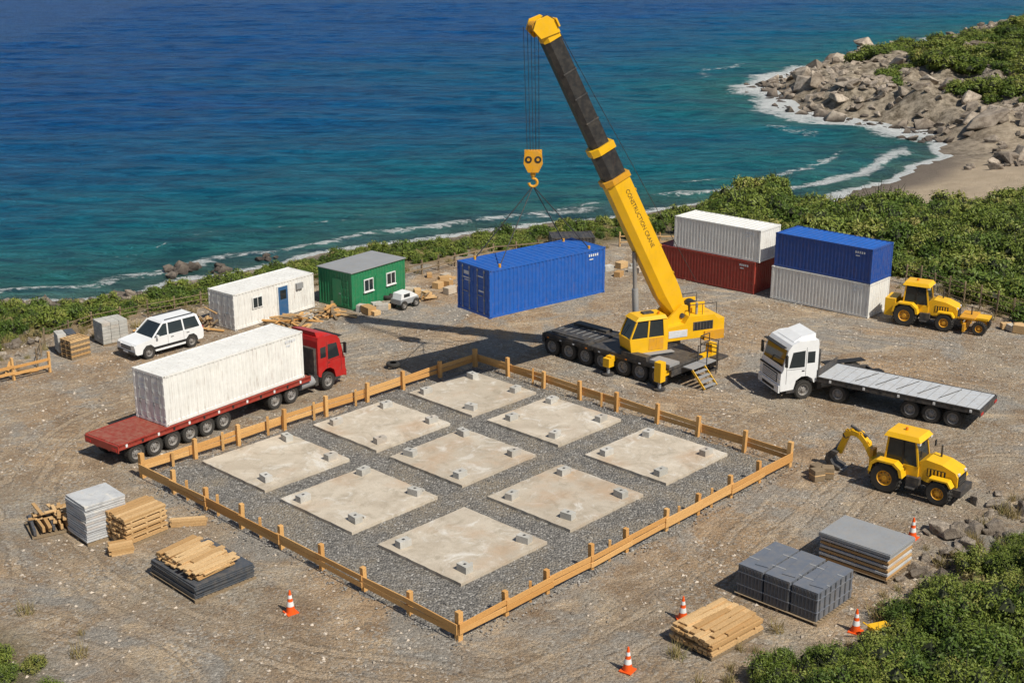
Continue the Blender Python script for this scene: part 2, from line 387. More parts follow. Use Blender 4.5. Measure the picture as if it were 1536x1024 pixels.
def sf(x,y):
    d=-coastd(x,y); dense=(x>-112)&(x<160)&(y>88)&(y<450)
    z=(fbm(x/11,y/3.6,3,31)-.45)*.9+(vn(x/30+y/40,y/9,41)-.5)*.6
    wh=ss(165,190,y)*ss(20,40,x); wb=ss(4,24,x)*(1-wh)
    jit=(fbm(x/9,y/9,3,77)-.45)*6
    br=np.zeros(x.shape)
    for pos,amp,wd in ((4.5,.35,1.0),(10,.35,1.2),(17,.22,1.3)):
        br+=amp*np.exp(-((d+jit-pos)/wd)**2)*(.35+.65*wb)
    z=z*ss(0,10,d)*dense+br*dense-3
    surf=.72*(1-ss(0,3.4,d+jit*.2))
    surf=np.maximum(surf,.66*wb*np.exp(-((d+jit*.5-5.5)/2.4)**2))
    surf=np.maximum(surf,.52*wb*np.exp(-((d+jit-12)/1.6)**2))
    surf=np.maximum(surf,.53*np.exp(-((d+jit*.8-4.5)/1.8)**2)*(1-wb))
    surf=np.maximum(surf,.42*np.exp(-((d+jit*1.3-11)/1.3)**2)*(1-wb))
    surf=np.maximum(surf,wh*.78*(1-ss(2,15,d+jit*1.0)))
    surf=np.maximum(surf,wh*.50*np.exp(-((d+jit*2.4-18)/3.2)**2)*(y<270))
    return z,dict(coast=np.maximum(d,0),surf=surf)
xs=axisc([(-8000,-1000,1000),(-1000,-200,200),(-200,-110,10),(-110,160,1.0),(160,400,20),(400,2000,200),(2000,8000,1000)])
ys=axisc([(-500,60,70),(60,96,4),(96,260,.8),(260,450,1.2),(450,1000,50),(1000,9000,500)])
sea=gridmesh('sea',xs,ys,sf,SM)

def gz(x,y): return float(height(np.array([x]),np.array([y]))[0])

# ------------------------------------------------------------------ foundation pad
m,nt,N,L,b=newmat('grey_crushed_gravel'); tc=ocoord(N)
v=N.new('ShaderNodeTexVoronoi'); v.inputs['Scale'].default_value=9; L.new(tc,v.inputs['Vector'])
vs=N.new('ShaderNodeSeparateColor'); L.new(v.outputs['Color'],vs.inputs[0])
c=mix(N,L,vs.outputs[0],(.10,.094,.086),(.30,.28,.25))
c=mix(N,L,ramp(N,L,noise(N,L,tc,.35,6,.65,.4),[(.46,0),(.68,.8)]),c,(.33,.27,.19))
c=mix(N,L,ramp(N,L,noise(N,L,tc,22,6,.8),[(.35,.8),(.55,0)]),c,(.05,.048,.045))
c=mix(N,L,ramp(N,L,vs.outputs[2],[(.93,0),(.97,.6)]),c,(.5,.48,.44))
L.new(c,b.inputs['Base Color']); b.inputs['Roughness'].default_value=.95
n1=bump(N,L,noise(N,L,tc,1.2,5),.4,.15,None)
bump(N,L,mth(N,L,'MULTIPLY',v.outputs['Distance'],-1),1.0,.10,b,n1)
M['gravel']=m
def pz(x,y):
    e=polysdf(x,y,[pad(.0,.0),pad(LE1,.0),pad(LE1,LE2),pad(.0,LE2)])+(fbm(x/1.5,y/1.5,3,12)-.45)*1.6
    return -.08+.13*ss(-.5,.1,e)+(vn(x/.4,y/.4,3)-.5)*.02,{}
g=axisc([(-22,16,.25)]); h=axisc([(43,80,.25)])
gravel=gridmesh('gravel_pad',g,h,pz,m)
ang=math.degrees(math.atan2(E1.y,E1.x))
for i,a in enumerate((3.0,10.0,16.95)):
    for j,bb in enumerate((3.0,9.95,16.4)):
        mb=MB(); s=5.35 if i<2 else 5.2; t=5.25
        a_=a+random.uniform(-.1,.1); b_=bb+random.uniform(-.1,.1)
        n=14; r=random.random()
        ring=[]
        for k in range(n): ring.append((s*k/n,random.uniform(-.02,.02)))
        for k in range(n): ring.append((s+random.uniform(-.02,.02),t*k/n))
        for k in range(n): ring.append((s-s*k/n,t+random.uniform(-.02,.02)))
        for k in range(n): ring.append((random.uniform(-.02,.02),t-t*k/n))
        q=len(ring)
        mb.add([(x,y,-.1) for x,y in ring]+[(x,y,.14) for x,y in ring],[(k,(k+1)%q,q+(k+1)%q,q+k) for k in range(q)]+[tuple(range(q,2*q))],'conc',r=r)
        for (u,w) in ((.75,.75),(s-.8,.8),(s-.75,t-.75),(.8,t-.8)):
            if random.random()<.06: continue
            u+=random.uniform(-.2,.2); w+=random.uniform(-.2,.2)
            mb.rbox((u,w,.14+.16),(.62,.40,.32),random.choice((0,0,1.57))+random.uniform(-.2,.2),'block')
            mb.rbox((u,w,.14+.322),(.14,.12,.006),random.uniform(-.2,.2),'dark')
            if random.random()<.3: mb.rbox((u+.5,w+.1,.14+.05),(.4,.12,.1),random.uniform(0,3),'block')
        px,py=pad(a_,b_)
        mb.build('concrete_slab',(px,py,.06),ang+random.uniform(-.5,.5),.018)

# timber barrier round the pad
mb=MB()
def side(p,q,nseg):
    p=Vector((p[0],p[1],0));q=Vector((q[0],q[1],0)); u=(q-p).normalized(); nrm=Vector((u.y,-u.x,0))
    for k in range(nseg+1):
        if k==nseg: break
        c=p+(q-p)*(k/nseg)+u*(random.uniform(-.15,.15) if k else 0)
        hh=random.uniform(1.05,1.25)+(.1 if k==0 else 0)
        w=.2 if k else .24
        mb.T=Matrix.Translation(c)@Matrix.Rotation(math.atan2(u.y,u.x)+random.uniform(-.06,.06),4,'Z')@Matrix.Rotation(random.uniform(-.04,.04),4,'X')@Matrix.Rotation(random.uniform(-.04,.04),4,'Y')
        mb.box(-w/2,w/2,-w/2,w/2,-.2,hh,'wood'); mb.T=Matrix()
        a=p+(q-p)*(k/nseg)-u*.1; bq=p+(q-p)*((k+1)/nseg)+u*.1
        for z0,off in ((.40,0),(.68,.0)):
            za=z0+random.uniform(-.045,.045); zb=z0+random.uniform(-.045,.045)
            o=nrm*(.14+random.uniform(-.005,.01)+.045*(k%2))
            mb.beam(a+o+Vector((0,0,za)),bq+o+Vector((0,0,zb)),.05,.24,'wood')
        if random.random()<.4:
            c2=c+u*random.uniform(.8,1.6)
            mb.beam(c2+Vector((0,0,-.1)),c2+Vector((0,0,random.uniform(.8,1.1))),.12,.12,'wood')
O=[pad(0,0),pad(LE1,0),pad(LE1,LE2),pad(0,LE2)]
side(O[0],O[1],9); side(O[1],O[2],8); side(O[2],O[3],8); side(O[3],O[0],8)
mb.build('timber_barrier_fence',(0,0,0),0,.01)

# ------------------------------------------------------------------ shipping container
def corr(mb,f,s0,s1,z0,z1,mat,pitch=.27,dep=.042):
    n=max(2,round((s1-s0)/pitch)); p=(s1-s0)/n; pts=[(s0,0)]
    for k in range(n):
        a=s0+k*p
        pts+=[(a+p*.32,0),(a+p*.5,1),(a+p*.82,1),(a+p,0)]
    vs=[]
    for s_,o in pts:
        x,y=f(s_,o*dep); vs+=[(x,y,z0),(x,y,z1)]
    mb.add(vs,[(2*k,2*k+2,2*k+3,2*k+1) for k in range(len(pts)-1)],mat,r=.5)
def container(mb,Lg,W,H,mat,doors=True,roofmat=None,marks=True,x0=0,y0=0,z0=0):
    T0=mb.T; mb.T=T0@Matrix.Translation((x0,y0,z0)); p=.13
    for x in (0,Lg-p):
        for y in (0,W-p): mb.box(x,x+p,y,y+p,.0,H,mat)
    for y in (0,W-p*.6):
        mb.box(p,Lg-p,y+.002,y+p*.6-.002,H-.1,H-.002,mat); mb.box(p,Lg-p,y+.002,y+p*.6-.002,.02,.17,mat)
    for x in (0,Lg-p*.8):
        mb.box(x+.002,x+p*.8-.002,p,W-p,H-.12,H-.003,mat); mb.box(x+.002,x+p*.8-.002,p,W-p,.02,.18,mat)
    corr(mb,lambda s,o:(s,.012+o),p,Lg-p,.17,H-.1,mat)
    corr(mb,lambda s,o:(s,W-.012-o),p,Lg-p,.17,H-.1,mat)
    corr(mb,lambda s,o:(Lg-.015-o,s),p,W-p,.18,H-.12,mat)
    rm=roofmat or mat
    n=max(2,round((Lg-.2)/.42)); pr=(Lg-.2)/n; vs=[]; c=0
    for k in range(n):
        for fx,hz in ((0,-.04),(.4,-.04),(.5,-.012),(.9,-.012)):
            vs+=[(.1+pr*(k+fx),.07,H+hz),(.1+pr*(k+fx),W-.07,H+hz)]; c+=1
    vs+=[(Lg-.1,.07,H-.04),(Lg-.1,W-.07,H-.04)]; c+=1
    mb.add(vs,[(2*k,2*k+1,2*k+3,2*k+2) for k in range(c-1)],rm,r=.5)
    mb.box(.1,Lg-.1,.1,W-.1,.03,.12,'dark')
    if doors:
        for a,bq in ((p+.01,W/2-.012),(W/2+.012,W-p-.01)):
            mb.box(.035,.09,a,bq,.19,H-.13,mat)
            for k in range(4):
                zc=.35+(H-.7)*k/3; mb.box(.018,.035,a+.08,bq-.08,zc-.12,zc+.12,mat)
            for rr_ in (.27,.73):
                y=a+(bq-a)*rr_
                mb.cyl((-.005,y,.16),(-.005,y,H-.1),.022,'grey',8)
                for z in (.22,H*.35,H*.62,H-.2): mb.box(-.02,.036,y-.06,y+.06,z-.035,z+.035,'grey')
            yy=(a+bq)/2; mb.box(-.035,-.005,yy-.2,yy+.2,H*.42,H*.42+.045,'grey')
        for y in (p*.5,W-p*.5):
            for z in (.4,H*.38,H*.6,H-.4): mb.box(-.02,.0,y-.05,y+.05,z-.06,z+.06,mat)
        if marks:
            mb.box(.010,.0175,W*.62,W*.80,H-.62,H-.42,'decal'); mb.box(.010,.0175,W*.60,W*.86,H-.85,H-.78,'decal')
            mb.box(.010,.0175,W*.60,W*.78,H-.98,H-.92,'decal'); mb.box(.010,.0175,W*.18,W*.34,H*.5,H*.5+.09,'decal')
            mb.box(.010,.0175,W*.2,W*.4,H-.55,H-.48,'decal')
    else: corr(mb,lambda s,o:(.015+o,s),p,W-p,.18,H-.12,mat)
    if marks:
        for k in range(5):
            mb.box(Lg-1.3+k*.16,Lg-1.3+k*.16+.1,.004,.0115,H-.42,H-.27,'decal')
        mb.box(Lg-1.25,Lg-.95,.004,.0115,H-.62,H-.55,'decal')
    for x in (-.012,Lg-.17):
        for y in (-.012,W-.168):
            for z in (-.0,H-.11):
                mb.box(x,x+.182,y,y+.18,z,z+.118,mat)
                yo=y-.002 if y<0 else y+.17
                mb.box(x+.05,x+.13,yo,yo+.012,z+.03,z+.09,'rubber')
    mb.T=T0

HX,HY,HA=-1.25,72.0,39.0; HL,HW,HH,HZ=8.75,3.0,2.80,4.95
mb=MB(); container(mb,HL,HW,HH,'blue'); mb.build('shipping_container',(HX,HY,HZ),HA)
DS=-41.5
mb=MB(); container(mb,8.6,2.75,2.38,'red'); mb.build('shipping_container',(11.2,99.95,.02),DS)
mb=MB(); container(mb,7.5,2.75,2.38,'white'); mb.build('shipping_container',(12.3,99.1,2.42),DS)
mb=MB(); container(mb,7.7,2.95,2.42,'white'); mb.build('shipping_container',(18.7,93.3,.02),DS)
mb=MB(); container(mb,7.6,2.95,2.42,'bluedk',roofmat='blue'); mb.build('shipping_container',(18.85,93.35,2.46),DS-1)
mb=MB(); container(mb,3.5,2.2,1.7,'dark',marks=False); mb.build('storage_container',(3.2,104.8,.0),5)

# ------------------------------------------------------------------ site cabins
mb=MB(); container(mb,7.2,2.6,2.5,'white',marks=False)
mb.box(3.9,4.75,-.03,.01,.15,2.15,'bdoor'); mb.box(3.82,4.83,-.02,.008,.12,2.23,'winf'); mb.box(4.05,4.6,-.034,-.028,1.25,1.9,'glass')
mb.box(1.6,2.5,-.03,.01,1.15,1.95,'winf'); mb.box(1.68,2.42,-.036,-.028,1.22,1.88,'glass'); mb.box(2.03,2.07,-.045,-.034,1.2,1.9,'winf')
mb.box(5.5,6.1,-.15,-.01,1.7,2.1,'grey')
mb.box(3.8,4.9,-.6,-.05,0,.14,'wood3')
mb.build('site_office_cabin',(-18.5,85.4,.02),51)
mb=MB(); container(mb,5.5,3.3,2.65,'green',doors=False,marks=False,roofmat='panel')
mb.box(-.08,5.58,-.08,3.38,2.652,2.70,'grey')
for x in (1.2,3.5):
    mb.box(x,x+.95,-.045,.012,1.05,1.95,'winf'); mb.box(x+.07,x+.88,-.052,-.043,1.12,1.88,'glass'); mb.box(x+.45,x+.5,-.06,-.05,1.1,1.9,'winf')
    mb.box(x-.05,x+1.0,-.1,.0,.98,1.05,'winf')
mb.box(2.4,3.15,-.03,.01,.15,2.0,'green')
mb.box(-.02,.01,1.0,1.9,.15,2.1,'green'); mb.box(-.04,.0,1.1,1.25,1.0,1.06,'grey')
for z in (.3,.8,1.4,1.9): mb.box(-.03,.0,.3,.9,z,z+.03,'green')
mb.build('green_site_cabin',(-11.2,90.2,.02),52)

# ------------------------------------------------------------------ trucks
def tractor(mb,P,trim='dark',naxle=2):
    w=1.24
    prof=[(0.02,.55),(.05,.95),(.03,1.55),(-.10,1.95),(-.34,2.85),(-.55,3.12),(-1.0,3.3),(-2.1,3.34),(-2.15,3.1),(-2.15,1.0),(-1.95,.9),(-1.85,1.15),(-1.55,1.32),(-1.2,1.32),(-.88,1.12),(-.75,.62)]
    mb.prism(prof,-w,w,P)
    def scr(y0,y1,z0,z1,off,mat):
        def fx(z): return -.10+(z-1.95)*(-.24/.9)+off
        mb.add([(fx(z0),y0,z0),(fx(z0),y1,z0),(fx(z1),y1,z1),(fx(z1),y0,z1)],[(0,1,2,3)],mat)
    scr(-1.12,1.12,1.93,2.82,.012,'glass')
    mb.box(-.02,.10,-1.2,1.2,1.60,1.66,'rubber')
    mb.box(.03,.062,-.85,.85,.98,1.5,'rubber')
    for z in (1.06,1.17,1.28,1.39): mb.box(.05,.085,-.8,.8,z,z+.05,P)
    mb.box(.05,.13,-1.22,1.22,.48,.9,P); mb.box(.13,.145,-.7,.7,.55,.72,'rubber')
    for sy in (-1,1):
        a,bq=sorted((sy*.78,sy*1.16)); mb.box(.12,.15,a,bq,.66,.84,'lamp')
        a,bq=sorted((sy*.9,sy*1.2)); mb.box(.03,.07,a,bq,1.0,1.25,'lamp')
        y=sy*(w+.004)
        vs=[(-.42,y,1.85),(-.62,y,2.72),(-1.35,y,2.78),(-1.35,y,1.85)]
        mb.add(vs,[(0,1,2,3)],'glass')
        mb.add([(-1.5,y,2.05),(-1.5,y,2.7),(-1.95,y,2.7),(-1.95,y,2.05)],[(0,1,2,3)],'glass')
        a,bq=sorted((sy*w,sy*(w+.006)))
        mb.box(-1.44,-1.42,a,bq,1.3,2.95,'rubber'); mb.box(-.3,-.28,a,bq,.95,2.2,'rubber'); mb.box(-1.36,-1.2,a,bq+.02,1.62,1.67,'rubber')
        mb.box(-1.4,-.3,a,bq,1.75,1.765,'rubber')
        a,bq=sorted((sy*(w+.12),sy*(w+.3)))
        mb.box(-.2,-.1,a,bq,2.0,2.65,'rubber'); mb.beam((-.3,sy*w,2.6),(-.15,sy*(w+.2),2.6),.04,.04,'rubber')
        a,bq=sorted((sy*.85,sy*1.22)); mb.box(-.85,-.35,a,bq,.42,.6,'dark')
        mb.cyl((-2.4,sy*.95,.78),(-3.5,sy*.95,.78),.31,'grey',14)
        mb.box(-2.45,-2.2,sy*.95-.3,sy*.95+.3,.5,1.1,'dark')
        a,bq=sorted((sy*.32,sy*.46)); mb.box(-6.2,-.9,a,bq,.75,1.0,trim)
        mb.wheel((-1.37,sy*1.08,.52),.52,.32)
        for k in range(naxle):
            mb.wheel((-4.3-1.25*k,sy*.98,.52),.52,.5)
        mb.box(-5.0-1.25*(naxle-1)-.0,-3.7,sy*.98-.27,sy*.98+.27,1.1,1.15,'rubber')
    mb.box(-2.35,-2.15,-1.1,1.1,1.1,2.7,'dark')
    mb.hexa([(-.75,-.95,3.22),(-2.0,-1.05,3.32),(-2.0,1.05,3.32),(-.75,.95,3.22),(-1.3,-.85,3.45),(-2.05,-.95,3.62),(-2.05,.95,3.62),(-1.3,.85,3.45)],P)
    mb.beam((-.15,-1.1,2.98),(-.15,1.1,2.98),.28,.04,'rubber')
    mb.cyl((-4.9,0,1.0),(-4.9,0,1.12),.5,'dark',16); mb.box(-6.2,-2.3,-.3,.3,.8,.85,trim)
    for x in (-3.6,-6.15): mb.box(x,x+.1,-.32,.32,.76,.98,trim)
def trailer(mb,Lg,W,frame,deck,axles,zt=1.3,r=.5):
    mb.box(-Lg,0,-W/2,W/2,zt-.12,zt-.02,frame)
    mb.box(-Lg+.06,-.06,-W/2+.07,W/2-.07,zt-.02,zt+.012,deck)
    for sy in (-1,1):
        a,bq=sorted((sy*(W/2-.0),sy*(W/2-.07))); mb.box(-Lg,0,a,bq,zt-.28,zt+.03,frame)
        a,bq=sorted((sy*.42,sy*.56)); mb.box(-Lg,-.3,a,bq,zt-.5,zt-.12,frame)
        for k in range(int(Lg/1.0)):
            mb.box(-Lg+.4+k,-Lg+.52+k,min(sy*(W/2),sy*(W/2+.03)),max(sy*(W/2),sy*(W/2+.03)),zt-.2,zt-.05,'rubber' if k%2 else 'wtape')
        for x in axles:
            mb.wheel((x,sy*(W/2-.28),r),r,.42)
            mb.box(x-.6,x+.6,sy*(W/2-.3)-.25,sy*(W/2-.3)+.25,2*r+.03,2*r+.06,'rubber')
    for x in axles: mb.cyl((x,-W/2+.3,r),(x,W/2-.3,r),.08,'dark',8)
    for k in range(int(Lg/.8)): mb.box(-Lg+.3+k*.8,-Lg+.4+k*.8,-W/2+.08,W/2-.08,zt-.25,zt-.12,frame)
    mb.box(-Lg-.06,-Lg,-W/2,W/2,zt-.4,zt-.02,frame)
    for sy in (-1,1):
        a,bq=sorted((sy*(W/2-.1),sy*(W/2-.5))); mb.box(-Lg-.09,-Lg-.06,a,bq,zt-.34,zt-.2,'redcab')
    for k in range(int(Lg/.55)):
        mb.box(-Lg+.2+k*.55,-Lg+.215+k*.55,-W/2+.1,W/2-.1,zt+.012,zt+.018,frame)

TA=52.3; tdir=Vector((math.cos(R(TA)),math.sin(R(TA)),0)); tn=Vector((-tdir.y,tdir.x,0))
rear=Vector((-19.8,62.2,0))+tn*1.35
front=rear+tdir*16.3
mb=MB()
tractor(mb,'redcab')
mb.T=Matrix.Translation((-2.9,0,0)); trailer(mb,13.3,2.75,'red','reddeck',[-12.2,-11.05,-9.9,-8.75,-7.6,-6.45],1.28,.5); mb.T=Matrix()
mb.build('red_semi_truck',front,TA,.015)
mb=MB(); container(mb,9.8,2.5,2.75,'white')
p=rear+tdir*3.2-tn*1.25
mb.build('shipping_container',(p.x,p.y,1.31),TA)

mb=MB(); tractor(mb,'wcab')
wt=Matrix.Translation((15.0,73.3,0))@Matrix.Rotation(R(196),4,'Z')@Matrix.Scale(1.06,4)
A=R(144.5)
mb.v=[tuple(wt@Vector(q)) for q in mb.v]
tf_=Matrix.Translation((18.35,73.75,0))@Matrix.Rotation(A,4,'Z')
mb.T=tf_; trailer(mb,9.3,3.0,'dark','deck',[-7.9,-6.7,-5.5,-1.3],1.32,.52)
mb.box(-.05,.0,-1.4,1.4,1.3,1.75,'dark')
for k in range(5): mb.cyl((-7.5+1.2*k,-1.1,1.36),(-6.9+1.2*k,.9,1.36),.02,'dark',6)
mb.T=Matrix(); mb.build('white_flatbed_truck',(0,0,0),0,.015)

# ------------------------------------------------------------------ SUV
mb=MB()
prof=[(2.38,.38),(2.5,.5),(2.52,.85),(2.4,1.0),(1.2,1.14),(-2.35,1.16),(-2.45,.95),(-2.45,.5),(-2.35,.38),(-2.02,.38),(-1.95,.62),(-1.72,.82),(-1.38,.82),(-1.15,.62),(-1.08,.34),(1.08,.34),(1.15,.62),(1.38,.82),(1.72,.82),(1.95,.62),(2.02,.38)]
mb.prism(prof,-.95,.95,'wcab')
mb.box(-2.1,2.1,-.8,.8,.3,.8,'rubber')
mb.taper((-2.36,1.2,-.9,.9,1.15),(-2.1,.35,-.74,.74,1.82),'glass')
mb.taper((-2.16,.42,-.77,.77,1.80),(-2.08,.3,-.70,.70,1.90),'wcab')
for sy in (-1,1):
    for (xa,xb,w) in ((1.22,.37,.09),(.12,.05,.09),(-1.05,-1.02,.1),(-2.3,-2.06,.16)):
        mb.beam((xa,sy*.905,1.14),(xb,sy*.75,1.84),.05,w,'wcab',up=(1,0,0))
    mb.beam((-2.0,sy*.62,1.96),(.1,sy*.62,1.96),.04,.04,'rubber')
    mb.beam((-1.2,sy*.955,.55),(1.2,sy*.955,.55),.03,.14,'rubber')
    for x in (.15,-1.0): mb.box(x,x+.012,min(sy*.95,sy*.956),max(sy*.95,sy*.956),.5,1.14,'rubber')
    for x in (-.05,-1.2): mb.box(x-.2,x,min(sy*.95,sy*.975),max(sy*.95,sy*.975),.97,1.0,'rubber')
    mb.rbox((.95,sy*1.05,1.22),(.14,.2,.16),0,'wcab')
    mb.rbox((2.46,sy*.72,.86),(.14,.36,.17),0,'lamp'); mb.rbox((-2.44,sy*.82,.98),(.06,.2,.32),0,'redcab')
    for x in (1.55,-1.55): mb.wheel((x,sy*.86,.39),.39,.26)
mb.box(2.515,2.54,-.5,.5,.66,.88,'rubber'); mb.box(2.53,2.55,-.48,.48,.75,.79,'grey'); mb.box(2.49,2.56,-.9,.9,.4,.56,'dark')
mb.box(2.56,2.57,-.25,.25,.45,.55,'decal')
suv=mb.build('white_suv',(-22.4,81.5,0),228,.045,seg=3); suv.scale=(1.03,1.05,1.1)

# ------------------------------------------------------------------ mobile crane
cr=MB(); P0=Vector((2.1,80.7,0)); d=Vector((.722,-.692,0)).normalized(); nn=Vector((.692,.722,0)).normalized()
CT=Matrix(((d.x,nn.x,0,P0.x),(d.y,nn.y,0,P0.y),(0,0,1,0),(0,0,0,1)))
cr.T=CT; W=3.3; Lc=9.8
cr.box(0,Lc,.25,W-.25,.75,1.15,'dark'); cr.box(-.1,3.6,0,W,1.22,1.42,'dark'); cr.box(-.02,3.5,.08,W-.08,1.42,1.445,'dark')
cr.box(3.65,Lc,0,W,1.2,1.36,'dark'); cr.box(3.7,Lc-.1,.06,W-.06,1.36,1.38,'dark')
cr.box(6.2,8.1,-.02,.5,1.36,1.62,'dark'); cr.box(8.3,Lc,.05,1.0,1.38,1.55,'grey')
cr.box(.3,3.0,.3,.9,1.445,1.52,'dark'); cr.box(.3,3.0,W-.9,W-.3,1.445,1.6,'dark')
for k in range(7): cr.box(.2+k*.5,.24+k*.5,1.0,W-1.0,1.445,1.47,'grey')
for s_ in (.55,1.95,3.3,4.65,6.3,7.6,8.9):
    for y in (.22,W-.22): cr.wheel((s_,y,.6),.6,.42)
    cr.cyl((s_,.2,.6),(s_,W-.2,.6),.1,'dark',8)
for s0,s1 in ((-.1,3.95),(4.05,5.3),(5.7,9.6)):
    cr.box(s0,s1,-.03,.0,1.08,1.24,'black')
for k in range(9): cr.box(.2+k*1.05,.35+k*1.05,-.045,-.03,1.12,1.2,'amber' if k%3==0 else 'decal')
cr.box(-.35,-.1,.1,W-.1,.7,1.3,'dark'); cr.box(-.37,-.35,.3,.7,.9,1.1,'lamp'); cr.box(-.37,-.35,W-.7,W-.3,.9,1.1,'lamp')
for s_ in (5.5,9.4):
    cr.box(s_-.22,s_+.22,-.35,W+1.4,.85,1.18,'yellow')
    for y in (-.35,W+1.4):
        cr.box(s_-.24,s_+.24,y-.24,y+.24,.55,1.75 if y>0 or s_>9 else 1.1,'yellow'); cr.cyl((s_,y,.12),(s_,y,.6),.1,'grey',10); cr.cyl((s_,y,.03),(s_,y,.13),.36,'dark',14)
cr.box(9.9,10.6,1.2,3.6,1.12,1.2,'grey')
for k in range(4): cr.box(10.6+k*.22,10.85+k*.22,1.3,2.4,.92-k*.24,.97-k*.24,'grey')
for y in (1.25,2.45): cr.beam((10.55,y,1.1),(11.5,y,.12),.05,.14,'yellow')
for (x,y) in ((9.95,2.6),(9.95,3.6),(10.6,3.6),(10.6,2.6),(8.9,4.3),(8.9,5.2),(10.2,4.3)):
    cr.cyl((x,y,.3),(x,y,2.15),.035,'dark',6)
for z in (1.65,2.15):
    cr.beam((9.95,2.6,z),(9.95,3.6,z),.05,.05,'dark'); cr.beam((9.95,3.6,z),(10.6,3.6,z),.05,.05,'dark'); cr.beam((8.9,4.3,z),(8.9,5.2,z),.05,.05,'dark'); cr.beam((8.9,4.3,z),(10.2,4.3,z),.05,.05,'dark')
cr.box(8.7,10.3,4.2,5.3,.9,1.0,'dark'); cr.box(8.8,9.6,4.4,5.1,.25,.9,'dark')
# superstructure slewed toward the load
OR=Vector((9.2,79.1,1.38))
ctr=Vector((HX,HY,0))+Vector((math.cos(R(HA)),math.sin(R(HA)),0))*HL/2+Vector((-math.sin(R(HA)),math.cos(R(HA)),0))*HW/2
tipxy=Vector((ctr.x+.6,ctr.y+.05,0))
f=Vector((tipxy.x-OR.x,tipxy.y-OR.y,0)).normalized(); lf=Vector((-f.y,f.x,0))
ST=Matrix(((f.x,lf.x,0,OR.x),(f.y,lf.y,0,OR.y),(0,0,1,OR.z),(0,0,0,1)))
cr.T=ST
cr.cyl((0,0,-.05),(0,0,.32),1.25,'dark',28)
cr.prism([(-3.3,.35),(-3.35,1.35),(-3.0,1.75),(-1.2,1.8),(-.9,1.35),(1.2,1.1),(1.4,.35)],-1.35,1.35,'yellow')
cr.box(-3.75,-3.3,-1.3,1.3,.3,1.45,'yellow'); cr.box(-3.7,-2.3,-1.42,1.42,.15,.75,'dyel')
cr.box(-2.9,-1.5,1.352,1.372,.85,1.4,'dark')
for k in range(6): cr.box(-2.85+k*.22,-2.72+k*.22,1.37,1.385,.88,1.36,'rubber')
cr.box(-1.1,.2,1.352,1.37,.55,1.0,'decal')
cr.cyl((-2.2,-.5,1.95),(-2.2,.5,1.95),.42,'rope',20); cr.box(-2.7,-1.7,-.62,-.52,1.5,2.4,'yellow'); cr.box(-2.7,-1.7,.52,.62,1.5,2.4,'yellow')
for y in (-1.2,1.2): 
    for x in (-3.2,-2.2,-1.3): cr.cyl((x,y,1.75),(x,y,2.45),.025,'dark',6)
    cr.beam((-3.2,y,2.45),(-1.3,y,2.45),.045,.045,'dark')
cr.cyl((-1.9,1.0,1.8),(-1.9,1.0,2.5),.08,'grey',10)
for y in (-.78,.78): cr.prism([(-1.6,.4),(-1.35,2.35),(-.95,2.45),(.5,1.2),(1.3,.4)],y-.09,y+.09,'yellow')
cx=.75
cr.taper((cx-.1,cx+2.35,.62,2.05,.12),(cx-.1,cx+2.5,.6,2.07,1.05),'yellow')
cr.taper((cx+.0,cx+2.42,.66,2.02,1.05),(cx+.1,cx+1.95,.72,1.95,2.15),'glass')
cr.taper((cx-.05,cx+2.1,.62,2.05,2.12),(cx+.05,cx+1.85,.74,1.95,2.34),'yellow')
for y0,y1 in ((.66,.72),(2.03,1.96)):
    cr.beam((cx+2.44,y0,1.04),(cx+1.96,y1,2.15),.09,.09,'yellow'); cr.beam((cx+1.25,y0,1.04),(cx+1.15,y1,2.15),.07,.1,'yellow',up=(1,0,0)); cr.beam((cx+.02,y0,1.04),(cx+.08,y1,2.15),.08,.32,'yellow',up=(1,0,0))
cr.box(cx+.2,cx+1.2,2.06,2.075,.25,1.0,'dyel'); cr.box(cx+2.4,cx+2.48,.75,1.9,.15,.3,'rubber')
cr.beam((cx+2.5,1.0,1.08),(cx+2.15,1.3,1.8),.02,.03,'rubber')
cr.box(cx+.6,cx+1.3,1.1,1.5,2.34,2.44,'dark'); cr.cyl((cx+.4,1.7,2.3),(cx+.4,1.7,2.5),.07,'amber',10)
cr.box(.4,2.6,2.08,2.5,.08,.14,'grey')
cr.T=Matrix()
Pv=ST@Vector((-.95,0,1.77)); Tip=Vector((tipxy.x,tipxy.y,20.6))
u=(Tip-Pv).normalized(); sd=lf.copy(); up=u.cross(sd).normalized()
if up.z<0: up=-up
sd=up.cross(u).normalized()
BL=(Tip-Pv).length
BT=Matrix(((u.x,sd.x,up.x,Pv.x),(u.y,sd.y,up.y,Pv.y),(u.z,sd.z,up.z,Pv.z),(0,0,0,1)))
cr.T=BT
def sect(x0,x1,w,h,mat,h0=None):
    h0=h if h0 is None else h0
    def ring(hh): return [(-w/2,hh/2),(w/2,hh/2),(w/2,-hh*.22),(w*.3,-hh/2),(-w*.3,-hh/2),(-w/2,-hh*.22)]
    a=ring(h0);bq=ring(h)
    vs=[(x0,y,z) for y,z in a]+[(x1,y,z) for y,z in bq]
    cr.add(vs,[(k,(k+1)%6,6+(k+1)%6,6+k) for k in range(6)]+[(5,4,3,2,1,0),(6,7,8,9,10,11)],mat)
sect(-.5,1.6,1.15,1.5,'yellow',.9); sect(1.6,9.6,1.15,1.5,'yellow')
sect(9.6,9.95,1.3,1.68,'dyel')
sect(9.95,11.6,1.02,1.32,'black'); sect(11.6,12.05,1.2,1.5,'yellow'); sect(12.05,BL-.7,.86,1.06,'black')
sect(BL-.75,BL+.25,.92,1.05,'yellow')
for y in (-.3,.3): cr.box(2,9.4,y-.03,y+.03,.752,.79,'dyel')
